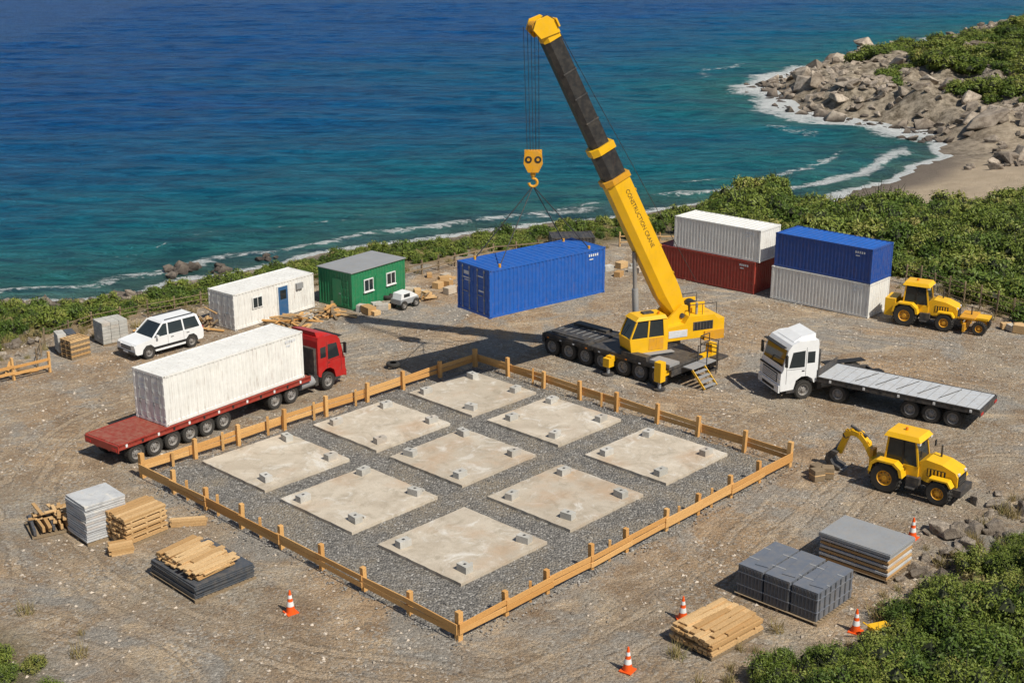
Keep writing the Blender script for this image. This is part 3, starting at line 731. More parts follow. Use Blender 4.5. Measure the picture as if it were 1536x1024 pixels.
for x in (2.6,4.6,6.6,8.6): cr.box(x,x+.12,-.6,.6,.752,.80,'yellow')
for x in (13.6,15.2,16.8): cr.box(x,x+.08,-.46,.46,-.3,.57,'dark')
for y in (-.5,.5): cr.prism([(BL-.3,-.65),(BL+.35,-.85),(BL+.75,-.45),(BL+.65,.25),(BL+.2,.55),(BL-.5,.55)],y-.05,y+.05,'yellow')
for y in (-.3,-.1,.1,.3): cr.cyl((BL+.35,y-.06,-.5),(BL+.35,y+.06,-.5),.3,'dyel',18)
for y in (-.2,.2): cr.cyl((BL+.25,y-.06,.3),(BL+.25,y+.06,.3),.3,'dark',18)
cr.box(BL-.2,BL+.3,-.65,.65,.56,.66,'yellow')
hd=cr.T@Vector((BL+.4,0,-.6)); topS=cr.T@Vector((BL+.35,0,.62))
cr.cyl((.0,-.95,0),(.0,.95,0),.16,'dark',12)
cr.T=Matrix()
bp=BT@Vector((5.0,0,-.75)); cb=ST@Vector((1.7,0,.35))
mid=cb.lerp(bp,.58)
cr.cyl(cb,mid,.2,'grey',14); cr.cyl(mid,bp,.13,'rim',12)
def rope(a,bq,r=.022,sag=0,n=8):
    a=Vector(a);bq=Vector(bq)
    pr=a
    for k in range(1,n+1):
        t=k/n; q=a.lerp(bq,t)-Vector((0,0,sag*4*t*(1-t))); cr.cyl(pr,q,r,'rope',5); pr=q
rope(topS,BT@Vector((1.0,.0,2.1)),.022,.0,2)
rope(topS,BT@Vector((6.0,-.3,1.0)),.018,.25,6)
hk=Vector((ctr.x,ctr.y,13.6))
for ox in (-.42,-.2,.0,.2,.42):
    for oy in (-.12,.12):
        a=Vector((hd.x+ox*1.0-.1,hd.y+oy,hd.z)); bq=Vector((hk.x+ox*.8,hk.y+oy,hk.z)); cr.cyl(a,bq,.018,'rope',5)
cr.T=Matrix.Translation(hk)@Matrix.Scale(1.0,4)
for y in (-.2,.2): cr.prism([(-.5,.0),(-.55,-.55),(-.3,-1.05),(.3,-1.05),(.55,-.55),(.5,.0),(.25,.2),(-.25,.2)],y-.05,y+.05,'dyel')
for x in (-.27,.27): cr.cyl((x,-.27,-.3),(x,.27,-.3),.2,'black',18); cr.cyl((x,-.29,-.3),(x,.29,-.3),.09,'dyel',10)
cr.box(-.5,.5,-.14,.14,-.05,.22,'dyel')
cr.cyl((0,0,-1.0),(0,0,-1.25),.16,'dyel',12); cr.cyl((0,0,-1.2),(0,0,-1.45),.11,'dyel',10)
pr=None
for k in range(13):
    t=R(90-k*22); q=Vector((.24*math.cos(t),0,-1.66+.24*math.sin(t)))
    if pr is not None: cr.cyl(pr,q,.085,'dyel',8)
    pr=q
cr.T=Matrix()
hp=hk+Vector((0,0,-1.86))
ht=Matrix.Translation((HX,HY,HZ+HH))@Matrix.Rotation(R(HA),4,'Z')
for x in (1.0,HL-1.0):
    for y in (.35,HW-.35):
        q=ht@Vector((x,y,.02)); cr.cyl(hp,q,.032,'rope',6); cr.cyl(q-Vector((0,0,.06)),q+Vector((0,0,.14)),.08,'dyel',8)
crane=cr.build('mobile_crane',(0,0,0),0,.012)
fc=bpy.data.curves.new('boom_lettering','FONT'); fc.body='CONSTRUCTION CRANE'; fc.size=.36; fc.extrude=.004; fc.align_x='CENTER'; fc.align_y='CENTER'
to=bpy.data.objects.new('boom_lettering',fc); scene.collection.objects.link(to); fc.materials.append(M['ddecal'])
sg=1 if sd.y<0 else -1
fn=sd*sg; X=-u; Y=fn.cross(X)
c=BT@Vector((6.9,sg*.582,.25))
to.matrix_world=Matrix(((X.x,Y.x,fn.x,c.x),(X.y,Y.y,fn.y,c.y),(X.z,Y.z,fn.z,c.z),(0,0,0,1)))
to.parent=crane

# ------------------------------------------------------------------ backhoe loaders
def loader(mb,arm=True,grader=False):
    Y='yellow'
    mb.box(-1.6,2.3,-.42,.42,.55,.95,'dark')
    mb.prism([(.55,.95),(.55,1.75),(.9,1.95),(1.7,1.86),(2.35,1.62),(2.48,1.4),(2.48,.9),(2.2,.82),(1.0,.82)],-.62,.62,Y)
    mb.box(2.48,2.51,-.5,.5,.92,1.42,'rubber')
    for z in (1.0,1.12,1.24): mb.box(2.5,2.525,-.46,.46,z,z+.04,'dark')
    mb.box(2.3,2.75,-.75,.75,.5,.85,'dark')
    for sy in (-1,1):
        mb.box(2.42,2.5,sy*.42-.1,sy*.42+.1,1.44,1.56,'lamp')
        a,bq=sorted((sy*.62,sy*.64)); mb.box(1.0,1.9,a,bq,1.15,1.55,'rubber')
        for k in range(5): mb.box(1.05+k*.17,1.13+k*.17,min(sy*.64,sy*.652),max(sy*.64,sy*.652),1.18,1.52,Y)
        mb.wheel((1.75,sy*.92,.58),.58,.42,'dyel',True,.5); mb.wheel((-.85,sy*1.0,.74),.74,.5,'dyel',True,.5)
        mb.prism([(-1.7,.95),(-1.6,1.4),(-1.3,1.62),(-.4,1.62),(-.05,1.35),(.05,.95),(-.1,.95),(-.2,1.3),(-.5,1.52),(-1.25,1.52),(-1.5,1.3),(-1.58,.95)],sy*1.0-.27,sy*1.0+.27,Y)
        mb.prism([(1.15,1.1),(1.3,1.3),(2.2,1.3),(2.4,1.0),(2.3,1.0),(2.15,1.22),(1.35,1.22),(1.25,1.05)],sy*.92-.22,sy*.92+.22,Y)
        mb.box(.1,.75,sy*.75-.15,sy*.75+.15,.5,1.0,'dark'); mb.box(.15,.6,sy*1.0-.1,sy*1.0+.1,.45,.5,'dark')
    mb.cyl((1.3,.3,1.9),(1.3,.3,2.5),.05,'dark',8)
    mb.box(-1.15,.6,-.72,.72,.95,1.5,Y)
    mb.taper((-1.1,.58,-.7,.7,1.5),(-1.0,.35,-.64,.64,2.75),'glass')
    mb.taper((-1.22,.62,-.8,.8,2.74),(-1.1,.45,-.66,.66,2.96),Y)
    for sy in (-1,1):
        for xa,xb in ((.58,.36),(-.2,-.25),(-1.1,-1.0)): mb.beam((xa,sy*.71,1.48),(xb,sy*.65,2.76),.06,.09,'rubber' if xa>-.5 and xa<0 else Y,up=(1,0,0))
        mb.box(.45,.6,sy*.7-.08,sy*.7+.08,2.6,2.72,'lamp'); mb.rbox((.75,sy*.9,2.3),(.05,.16,.3),0,'rubber')
    mb.cyl((-.4,0,2.95),(-.4,0,3.1),.07,'amber',10)
    if arm:
        mb.box(-1.95,-1.5,-.55,.55,.45,1.25,Y); mb.box(-2.05,-1.9,-.25,.25,.5,1.6,'dyel')
        pts=[(-1.95,0,1.1),(-2.35,.05,1.75),(-2.75,.1,2.1),(-3.2,.15,2.15),(-3.55,.2,1.9)]
        for a,bq in zip(pts[:-1],pts[1:]): mb.beam(a,bq,.26,.36,Y,up=(0,1,0))
        for q in pts[1:-1]: mb.cyl((q[0],q[1]-.14,q[2]),(q[0],q[1]+.14,q[2]),.19,Y,12)
        mb.beam((-3.4,.18,2.15),(-3.85,.25,.85),.3,.22,Y,up=(0,1,0)); mb.cyl((-3.5,.02,1.92),(-3.5,.38,1.92),.17,'dark',12)
        mb.cyl((-2.4,.05,2.1),(-3.3,.15,2.45),.08,'dark',8); mb.cyl((-3.55,.3,1.9),(-4.05,.3,1.1),.06,'grey',8); mb.cyl((-2.0,0,1.45),(-2.65,.1,1.85),.09,'grey',8)
        mb.prism([(-3.8,.95),(-4.15,1.0),(-4.4,.75),(-4.45,.4),(-4.2,.12),(-3.85,.03),(-3.6,.08),(-3.6,.16),(-4.0,.28),(-4.15,.5),(-4.0,.75)],-.15,.65,'dark')
        for k in range(4): mb.box(-3.62,-3.42,-.12+k*.2,-.04+k*.2,.03,.1,'grey')
    if grader:
        mb.box(2.6,4.3,-.22,.22,.75,1.0,Y); mb.box(2.7,3.7,-.9,.9,1.0,1.12,'dyel'); mb.box(3.0,3.15,-1.2,1.2,.2,.75,'dyel')
        mb.beam((2.5,.4,.9),(3.1,.8,.5),.12,.12,Y); mb.beam((2.5,-.4,.9),(3.1,-.8,.5),.12,.12,Y)
        for sy in (-1,1): mb.wheel((4.0,sy*.75,.45),.45,.3,'dyel',True,.5)
        mb.box(3.5,4.5,-.55,.55,.95,1.1,Y); mb.cyl((3.3,0,1.1),(3.3,0,1.7),.05,'dark',8); mb.box(-2.3,-1.6,-.8,.8,.5,1.7,Y); mb.box(-2.32,-2.3,-.6,.6,.7,1.5,'rubber')
mb=MB(); loader(mb); mb.build('backhoe_loader',(19.4,60.0,0),-38,.03)
mb=MB(); loader(mb,False,True); mb.build('wheeled_grader',(27.8,87.2,0),-30,.03)

# ------------------------------------------------------------------ material stacks
def pallet(mb,x,y,z=0,mat='wood3'):
    for k in range(3): mb.box(0,x,y*k/2*.92,y*k/2*.92+.1,z,z+.12,mat)
    n=int(x/.2)
    for k in range(n): mb.box(k*x/n,k*x/n+.14,0,y*1.0,z+.121,z+.15,mat)
def planks(mb,x,y,z0,n,mat='wood2',th=.07,jit=.06,cross=True,w=.22):
    z=z0
    for k in range(n):
        if cross and k%3==2 and k<n-1:
            for q in range(3): mb.rbox((x*(.15+.35*q),y/2,z+th/2),(.1,y,th-.01),0,mat)
            z+=th; continue
        m=int(y/w)
        for q in range(m):
            mb.rbox((x/2+random.uniform(-jit,jit),w/2+q*y/m,z+th/2),(x+random.uniform(-jit,jit),w-.025,th-.006),random.uniform(-.015,.015),mat)
        z+=th
    return z
def loc(x,y): return (x,y,0.0)
mb=MB(); pallet(mb,2.0,1.9)
for k in range(15):
    mb.rbox((1.0+random.uniform(-.03,.03),.95+random.uniform(-.03,.03),.15+.06+k*.118),(1.95,1.85,.095),random.uniform(-.015,.015),'panel')
mb.build('concrete_panel_stack',loc(-18.8,53.7),44,.008)
mb=MB(); pallet(mb,2.6,1.8)
for k in range(9): mb.rbox((.2+.27*k,.9,.3+random.uniform(0,.1)),(.12,1.9,.25),random.uniform(-.08,.08),'wood2' if k%3 else 'dpanel')
for k in range(18): mb.rbox((random.uniform(.4,2.2),random.uniform(.4,1.5),.52+.07*(k//3)),(random.uniform(.9,1.7),.16,.07),random.uniform(-.3,.3)+(1.57 if k%2 else 0),'wood2')
mb.build('timber_offcut_pile',loc(-21.5,54.4),30,.006)
mb=MB(); pallet(mb,2.2,1.5); z=planks(mb,2.2,1.5,.15,15,th=.085); mb.build('lumber_stack',loc(-17.0,53.5),50,.006)
mb=MB(); z=planks(mb,1.0,.7,0,5,th=.09,cross=False); mb.build('lumber_stack',loc(-17.5,52.7),25,.006)
mb=MB(); planks(mb,1.6,.5,0,3,th=.1,cross=False); mb.build('lumber_stack',loc(-15.6,55.6),10,.006)
mb=MB(); pallet(mb,3.0,3.5)
for k in range(8): mb.rbox((1.5,1.75,.19+k*.075),(2.9+random.uniform(-.06,.06),3.4+random.uniform(-.06,.06),.055),random.uniform(-.012,.012),'dpanel')
z=.78
mb.T=Matrix.Translation((.35,.3,0))@Matrix.Rotation(.05,4,'Z')
for lay in range(5):
    for q in range(10):
        mb.rbox((1.1+random.uniform(-.25,.25),.15+q*.3,z+.04),(random.uniform(1.5,2.3),.25,.065),random.uniform(-.07,.07)+(0 if lay%2 else .06),'wood2')
    z+=.075
mb.T=Matrix(); mb.build('sheet_and_board_stack',loc(-12.9,48.6),45,.006)
mb=MB(); pallet(mb,3.1,2.1)
z=planks(mb,3.1,2.1,.15,5,th=.1)
for q in range(7):
    for e in range(3): mb.rbox((.5+e*1.02+random.uniform(-.1,.1),.18+q*.29,z+.05+random.uniform(0,.05)),(1.0,.26,.08),random.uniform(-.05,.05),'wood2')
z+=.1
for q in range(6): mb.rbox((1.5+random.uniform(-.3,.3),.3+q*.3,z+.07),(random.uniform(1.6,2.6),.22,.06),random.uniform(-.06,.06),'wood2')
mb.build('lumber_stack',loc(7.5,44.2),42,.006)
mb=MB(); pallet(mb,3.1,3.9,0)
def wrapped(mb,x0,y0,x,y,z0,h):
    mb.box(x0,x0+x,y0,y0+y,z0,z0+h,'wrap')
    n=7
    for k in range(n):
        xx=x0+x*(k+.5)/n; mb.box(xx-.045,xx+.045,y0-.025,y0,z0+.05,z0+h-.05,'dpanel'); yy=y0+y*(k+.5)/n; mb.box(x0-.025,x0,yy-.045,yy+.045,z0+.05,z0+h-.05,'dpanel'); mb.box(x0+x,x0+x+.025,yy-.045,yy+.045,z0+.05,z0+h-.05,'dpanel')
    for z in (.28,.72): mb.box(x0-.03,x0+x+.03,y0-.032,y0+y+.032,z0+h*z,z0+h*z+.05,'wrap')
    for q in (.3,.7): mb.box(x0+x*q-.04,x0+x*q+.04,y0-.03,y0+y+.03,z0+h,z0+h+.012,'grey')
    mb.rbox((x0+x*.5,y0+y*.4,z0+h+.02),(x*.7,y*.5,.03),.15,'wrap')
for k in range(3):
    wrapped(mb,.12+random.uniform(-.04,.04),.12+k*1.26,2.75,1.16,.16,1.25+random.uniform(-.05,.05))
mb.build('wrapped_material_pallet',loc(12.0,46.7),47,.03)
mb=MB(); pallet(mb,2.3,3.3)
z=.15
for k in range(6):
    mb.rbox((1.15,1.65,z+.06),(2.2+random.uniform(-.05,.05),3.2+random.uniform(-.05,.05),.11),random.uniform(-.01,.01),'wood2' if k%2==0 else 'panel'); z+=.125
    for q in range(3): mb.rbox((1.15,.4+q*1.2,z+.025),(2.2,.1,.05),0,'wood3')
    z+=.05
mb.rbox((1.15,1.65,z+.07),(2.3,3.35,.14),.0,'grey'); mb.rbox((1.15,1.65,z+.16),(2.25,3.3,.04),.01,'grey')
mb.build('panel_stack',loc(15.7,50.2),48,.008)
mb=MB(); pallet(mb,1.8,1.5)
for a in range(3):
    for bq in range(3):
        for k in range(6): mb.rbox((.3+a*.58,.26+bq*.48,.15+.12+k*.235),(.56,.46,.22),random.uniform(-.02,.02),'block')
mb.build('concrete_block_pallet',loc(-26.3,82.0),40,.008)
mb=MB(); pallet(mb,1.4,1.1)
for k in range(7): pallet(mb,1.4,1.1,.16*k+.16,'wood3' if k%2 else 'wood2')
mb.build('pallet_stack',loc(-27.5,79.3),52,.004)
mb=MB(); pallet(mb,1.2,1.2,0)
for a in range(2):
    for k in range(5): mb.rbox((.3+a*.6,.6,.28+k*.24),(.55,1.1,.22),random.uniform(-.03,.03),'dpanel' if a else 'block')
mb.build('concrete_block_pallet',loc(-28.6,80.2),30,.008)
def scrap(name,x,y,n,r=1.4,L0=.8,L1=2.2,mats=('wood2','wood','wood3'),h=.5):
    mb=MB()
    for k in range(n):
        a=random.uniform(0,6.3); q=r*random.random()**.7; zz=.05+h*random.random()*(1-q/r)
        mb.rbox((q*math.cos(a),q*math.sin(a),zz),(random.uniform(L0,L1),random.uniform(.1,.22),random.uniform(.05,.1)),random.uniform(0,3.14),random.choice(mats),0,random.uniform(-.15,.15))
    mb.build(name,(x,y,.02),0,.004)
scrap('scrap_timber_pile',-15.2,87.0,40,1.7,h=.9); scrap('scrap_timber_pile',-12.6,89.0,34,1.4,h=.8); scrap('scrap_timber_pile',-20.4,86.4,26,1.3,h=1.2)
scrap('scrap_timber_pile',-23.6,85.6,24,1.4,h=1.0); scrap('scrap_timber_pile',-14.0,88.6,14,.9,.5,1.2,('block','wood2'))
scrap('scrap_timber_pile',-30.5,76.5,10,1.0); scrap('scrap_timber_pile',-6.2,92.8,10,.9,.5,1.2)
def blocks(name,x,y,n,r=1.2,s=.4):
    mb=MB()
    for k in range(n):
        a=random.uniform(0,6.3); q=r*random.random()**.5; t=s*random.uniform(.6,1.3)
        mb.rbox((q*math.cos(a),q*math.sin(a),t*.4),(t*1.5,t,t*.8),random.uniform(0,3),random.choice(('block','conc','wood2')))
    mb.build(name,(x,y,.02),0,.01)
blocks('loose_block_pile',-9.4,90.0,6,1.0,.55); blocks('loose_block_pile',-7.0,94.5,7,1.2); blocks('loose_block_pile',-4.6,95.5,8,1.3,.5); blocks('loose_block_pile',-5.6,98.3,6,1.2)
blocks('loose_block_pile',1.5,102.5,9,2.5,.5); blocks('loose_block_pile',33.5,85.5,5,.8,.6); blocks('loose_block_pile',9.0,100.5,7,2.0,.5)
mb=MB()
for (x,y,r_) in ((0,0,.2),(.62,.2,-.3),(.2,.55,.5)):
    mb.rbox((x,y,.3),(.6,.5,.6),r_,'wood3'); mb.rbox((x,y,.32),(.62,.52,.08),r_,'wood2')
mb.build('wooden_crate_group',(15.1,61.0,.0),10,.03)
mb=MB()
mb.box(-.9,.9,-.5,.5,.35,.7,'grey'); mb.prism([(-.8,.7),(-.7,1.1),(.2,1.15),(.8,.8),(.9,.7)],-.42,.42,'wcab'); mb.box(-.5,.1,-.43,.43,.8,1.05,'glass')
for x in (-.6,.6):
    for y in (-.5,.5): mb.wheel((x,y,.3),.3,.2)
mb.build('utility_cart',(-7.6,91.2,.02),50,.04)
for (x,y) in ((-7.3,77.9),(-9.0,93.0)):
    mb=MB(); mb.T=Matrix.Rotation(R(90),4,'X'); mb.lathe((0,.12,0),[(.22,.1),(.3,.13),(.42,.1),(.45,0),(.42,-.1),(.3,-.13),(.22,-.1)],['tyre']*6); mb.T=Matrix(); mb.build('old_tyre',(x,y,.14),0)
for (x,y) in ((-8.9,47.9),(4.3,43.6),(6.8,47.4),(13.45,46.4),(18.0,54.6)):
    mb=MB(); mb.box(-.25,.25,-.25,.25,0,.05,'orange')
    zs=[.05,.32,.52,.66,.8,1.0]; ms=['orange','wtape','orange','wtape','orange']; rad=lambda z:.2-.165*z
    for k in range(5): mb.cyl((0,0,zs[k]),(0,0,zs[k+1]),rad(zs[k])+(.004 if ms[k]=='wtape' else 0),ms[k],16,rad(zs[k+1])+(.004 if ms[k]=='wtape' else 0))
    mb.build('traffic_cone',(x,y,.0),random.uniform(0,60),.006)
mb=MB(); mb.box(-.5,.5,-.3,.3,.35,.75,'yellow'); mb.cyl((.3,-.35,.3),(.3,.35,.3),.3,'dyel',16); mb.cyl((-.4,-.3,.25),(-.4,.3,.25),.25,'dark',14); mb.beam((-.5,0,.7),(-1.0,0,1.1),.06,.06,'yellow')
pc=mb.build('plate_compactor',(14.2,45.8,.05),20,.02); pc.scale=(.8,.8,.8)

# ------------------------------------------------------------------ boundary fences
def railfence(name,P,step=2.4,h=1.1,mat='wood',rails=(.45,.85),pw=.14,rh=.18):
    mb=MB()
    for i in range(len(P)-1):
        a=Vector(P[i]+(0,));bq=Vector(P[i+1]+(0,)); n=max(1,round((bq-a).length/step))
        for k in range(n+(1 if i==len(P)-2 else 0)):
            c=a.lerp(bq,k/n); z=gz(c.x,c.y); mb.beam(c+Vector((0,0,z-.2)),c+Vector((random.uniform(-.04,.04),random.uniform(-.04,.04),z+h*random.uniform(.95,1.1))),pw,pw,mat)
        for k in range(n):
            c=a.lerp(bq,k/n);e=a.lerp(bq,(k+1)/n); 
            for r_ in rails: mb.beam(c+Vector((0,0,gz(c.x,c.y)+r_+random.uniform(-.04,.04)))+Vector((.08,-.08,0)),e+Vector((0,0,gz(e.x,e.y)+r_+random.uniform(-.04,.04)))+Vector((.08,-.08,0)),.04,rh,mat)
    mb.build(name,(0,0,0),0,.006)
railfence('timber_rail_fence',[(-38,68.5),(-31.5,74.2),(-28.2,77.2)],2.3,1.3)
railfence('wire_fence',[(-29.2,78),(-30.2,82.3),(-28.3,86.2),(-22,91),(-15.5,96.2),(-9.6,99.5)],2.0,1.15,'wood3',(.3,.6,.95),.1,.035)
railfence('timber_rail_fence',[(-8.2,98.8),(-4.5,102.5),(-1.5,105.3),(4,107.5)],2.0,1.1,'wood3',(.45,.85),.12,.1)
railfence('wire_fence',[(9,109),(14,109)],1.6,1.2,'wood2',(.4,.9),.12,.1)
railfence('wire_fence',[(29.6,97.2),(32.3,92.0),(34.4,88),(38.5,84.5)],1.5,1.6,'wood3',(.3,.7,1.1,1.4),.1,.03)

# ------------------------------------------------------------------ rocks
m,nt,N,L,b=newmat('weathered_rock'); tc=ocoord(N)
oi=N.new('ShaderNodeObjectInfo')
c=mix(N,L,oi.outputs['Random'],(.19,.155,.12),(.52,.44,.35))
c=mix(N,L,ramp(N,L,noise(N,L,tc,1.6,6,.75),[(.42,0),(.62,.85)]),c,(.12,.09,.065))
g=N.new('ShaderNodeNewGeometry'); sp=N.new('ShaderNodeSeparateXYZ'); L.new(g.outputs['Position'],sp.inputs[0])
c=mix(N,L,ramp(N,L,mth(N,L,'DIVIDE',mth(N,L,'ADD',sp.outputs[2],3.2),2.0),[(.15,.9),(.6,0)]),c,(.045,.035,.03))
L.new(c,b.inputs['Base Color']); b.inputs['Roughness'].default_value=.9
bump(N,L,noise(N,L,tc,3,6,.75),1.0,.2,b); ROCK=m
import bmesh
rocks=[]
for i in range(8):
    bm=bmesh.new()
    for k in range(random.randint(10,15)):
        v=Vector((random.gauss(0,1),random.gauss(0,1),random.gauss(0,1))).normalized()*random.uniform(.65,1.1); v.z*=.75; v.x*=1.2
        bm.verts.new(v)
    bmesh.ops.convex_hull(bm,input=bm.verts)
    bmesh.ops.bevel(bm,geom=list(bm.edges),offset=.04,segments=1,affect='EDGES')
    me=bpy.data.meshes.new('boulder'); bm.to_mesh(me); bm.free(); me.materials.append(ROCK); rocks.append(me)
def group(name):
    e=bpy.data.objects.new(name,None); scene.collection.objects.link(e); return e
def inst(me,parent,x,y,z,s,rot=None,nm='part'):
    o=bpy.data.objects.new(nm,me); scene.collection.objects.link(o); o.parent=parent
    o.location=(x,y,z); o.scale=s if hasattr(s,'__len__') else (s,s,s)
    o.rotation_euler=rot or (random.uniform(-.5,.5),random.uniform(-.5,.5),random.uniform(0,6.3)); return o
head=group('rocky_headland')
N_=13000
X_=rng.uniform(36,150,N_);Y_=rng.uniform(148,365,N_);D_=coastd(X_,Y_);Z_=height(X_,Y_,D_);NO=fbm(X_/7,Y_/7,3,88)
for x,y,dv,z,no in zip(X_,Y_,D_,Z_,NO):
    if y<178 and not (x>53 and dv>5 and dv<34 and y>154): continue
    if dv<-4.5 or dv>32: continue
    pr=1 if dv<12 else .62
    if y<178: pr=.75
    if no<.40: pr*=.45
    if y>290: pr*=.7
    if random.random()>pr*.75: continue
    s=random.uniform(.35,1.2)*(2.1 if random.random()<.11 else 1)*(1.1 if dv<9 else .85)
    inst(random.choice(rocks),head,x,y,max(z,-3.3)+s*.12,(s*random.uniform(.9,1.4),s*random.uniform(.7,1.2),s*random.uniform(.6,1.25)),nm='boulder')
def rockgroup(name,x,y,n,rx,ry,s0,s1,z=None):
    e=group(name)
    for k in range(n):
        a=x+random.gauss(0,rx);c=y+random.gauss(0,ry); s=random.uniform(s0,s1)
        inst(random.choice(rocks),e,a,c,(gz(a,c) if z is None else z)+s*.15,s,nm='rock')
rockgroup('sea_rocks',-27.5,111.5,18,1.8,.8,.3,.9,-3.0)
rockgroup('sea_rocks',-22,116.3,5,1.0,.5,.3,.6,-3.0)
rockgroup('shore_rocks',-36,101.5,110,4.5,1.4,.25,.8)
rockgroup('shore_rocks',-28.5,105.5,40,3.0,1.4,.25,.6)
rockgroup('boulder_pile',20.9,54.6,30,1.7,1.0,.25,.75); rockgroup('boulder_pile',18.0,51.4,16,1.0,.8,.2,.5)
rockgroup('boulder_pile',23.5,57.6,12,1.2,.8,.25,.6)
rockgroup('boulder_pile',-31.5,82.5,14,1.0,2.0,.2,.5)

# ------------------------------------------------------------------ vegetation
def leafmat(name,cols):
    m,nt,N,L,b=newmat(name); oi=N.new('ShaderNodeObjectInfo')
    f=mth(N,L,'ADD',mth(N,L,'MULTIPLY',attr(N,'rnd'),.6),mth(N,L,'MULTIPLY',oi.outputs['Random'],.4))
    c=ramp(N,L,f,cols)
    L.new(c,b.inputs['Base Color']); b.inputs['Roughness'].default_value=.55; b.inputs['Specular IOR Level'].default_value=.3
    t=N.new('ShaderNodeBsdfTranslucent'); L.new(c,t.inputs['Color'])
    mx=N.new('ShaderNodeMixShader'); mx.inputs[0].default_value=.2
    L.new(b.outputs[0],mx.inputs[1]); L.new(t.outputs[0],mx.inputs[2]); L.new(mx.outputs[0],nt.nodes['Material Output'].inputs['Surface'])
    return m
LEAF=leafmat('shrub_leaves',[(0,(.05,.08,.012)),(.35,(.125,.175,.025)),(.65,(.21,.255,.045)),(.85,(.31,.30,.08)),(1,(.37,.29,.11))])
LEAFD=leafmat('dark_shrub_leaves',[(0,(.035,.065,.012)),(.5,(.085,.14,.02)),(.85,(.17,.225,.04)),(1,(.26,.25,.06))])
DRY=leafmat('dry_grass_blades',[(0,(.20,.15,.06)),(.5,(.36,.28,.13)),(1,(.19,.20,.06))])
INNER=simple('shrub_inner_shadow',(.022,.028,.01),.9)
def bushmesh(name,Rr,n,leaf,mat,k=15,flat=.75,stems=True):
    V=[];F=[];Rn=[];MI=[]
    cs=[]
    for i in range(k):
        a=random.uniform(0,6.3);q=Rr*.72*math.sqrt(random.random()); z=Rr*flat*(.25+.65*random.random()*(1-(q/Rr)**2))
        cs.append((Vector((q*math.cos(a),q*math.sin(a),z)),Rr*random.uniform(.18,.38),random.random()))
    for (c,r,tone) in cs:
        o=len(V)
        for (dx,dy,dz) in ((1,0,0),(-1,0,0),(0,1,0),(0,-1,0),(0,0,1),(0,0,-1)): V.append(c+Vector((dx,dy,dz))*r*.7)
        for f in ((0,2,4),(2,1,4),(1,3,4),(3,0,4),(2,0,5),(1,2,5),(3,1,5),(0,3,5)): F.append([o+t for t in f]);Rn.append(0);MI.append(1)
        for j in range(n//k):
            dv=Vector((random.gauss(0,1),random.gauss(0,1),random.gauss(.35,1))).normalized()
            p=c+dv*r*random.uniform(.7,1.25)
            if p.z<.02: p.z=random.uniform(.02,.2)
            nr=(dv+Vector((random.gauss(0,.5),random.gauss(0,.5),random.gauss(.3,.5)))).normalized()
            a=nr.cross(Vector((random.random()-.5,random.random()-.5,random.random()-.5))).normalized(); bq=nr.cross(a)
            s=leaf*random.uniform(.6,1.35); o=len(V)
            V+= [p-a*s,p+bq*s*.42,p+a*s,p-bq*s*.42]; F.append([o,o+1,o+2,o+3])
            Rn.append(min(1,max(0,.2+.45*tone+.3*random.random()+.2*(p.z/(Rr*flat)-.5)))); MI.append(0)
    if stems:
        for j in range(14):
            a=random.uniform(0,6.3); q=random.uniform(.3,1.0); e=Vector((math.cos(a)*Rr*q,math.sin(a)*Rr*q,Rr*flat*random.uniform(.8,1.15))); s=Vector((0,0,0)); o=len(V); w=.03*Rr
            V+= [s+Vector((w,0,0)),s+Vector((-w,w,0)),e+Vector((w*.3,0,0)),e+Vector((-w*.3,0,0))]; F.append([o,o+1,o+3,o+2]);Rn.append(0);MI.append(1)
    me=bpy.data.meshes.new(name); me.from_pydata([tuple(v) for v in V],[],F)
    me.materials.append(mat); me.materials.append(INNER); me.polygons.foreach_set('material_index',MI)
    at=me.attributes.new('rnd','FLOAT','FACE'); at.data.foreach_set('value',Rn); me.update(); return me
BA=[bushmesh('shrub',1.25,1300,.10,LEAF if i%3 else LEAFD,random.randint(14,24),random.uniform(.7,1.15)) for i in range(7)]
BF=[bushmesh('shrub_near',1.3,3600,.062,LEAFD if i%2 else LEAF,26,random.uniform(.8,1.1)) for i in range(5)]
BD=[bushmesh('shrub_dry',1.0,800,.085,DRY,12,.6) for i in range(2)]
def tuftmesh():
    V=[];F=[];Rn=[]
    for j in range(60):
        a=random.uniform(0,6.3);q=.28*random.random()**.6; p=Vector((q*math.cos(a),q*math.sin(a),0)); l=Vector((random.gauss(0,.14),random.gauss(0,.14),random.uniform(.2,.5)))
        o=len(V); w=Vector((math.cos(a+1.5),math.sin(a+1.5),0))*.014; V+=[p-w,p+w,p+l]; F.append([o,o+1,o+2]);Rn.append(random.random())
    me=bpy.data.meshes.new('tuft'); me.from_pydata([tuple(v) for v in V],[],F); me.materials.append(DRY)
    at=me.attributes.new('rnd','FLOAT','FACE'); at.data.foreach_set('value',Rn); me.update(); return me
TU=[tuftmesh() for i in range(3)]
veg=group('coastal_scrub')
n=8500; X_=rng.uniform(-52,75,n);Y_=rng.uniform(76,142,n);D_=coastd(X_,Y_);Z_=height(X_,Y_,D_);YD=-polysdf(X_,Y_,YARD);NO=fbm(X_/5,Y_/5,3,66)
used={}
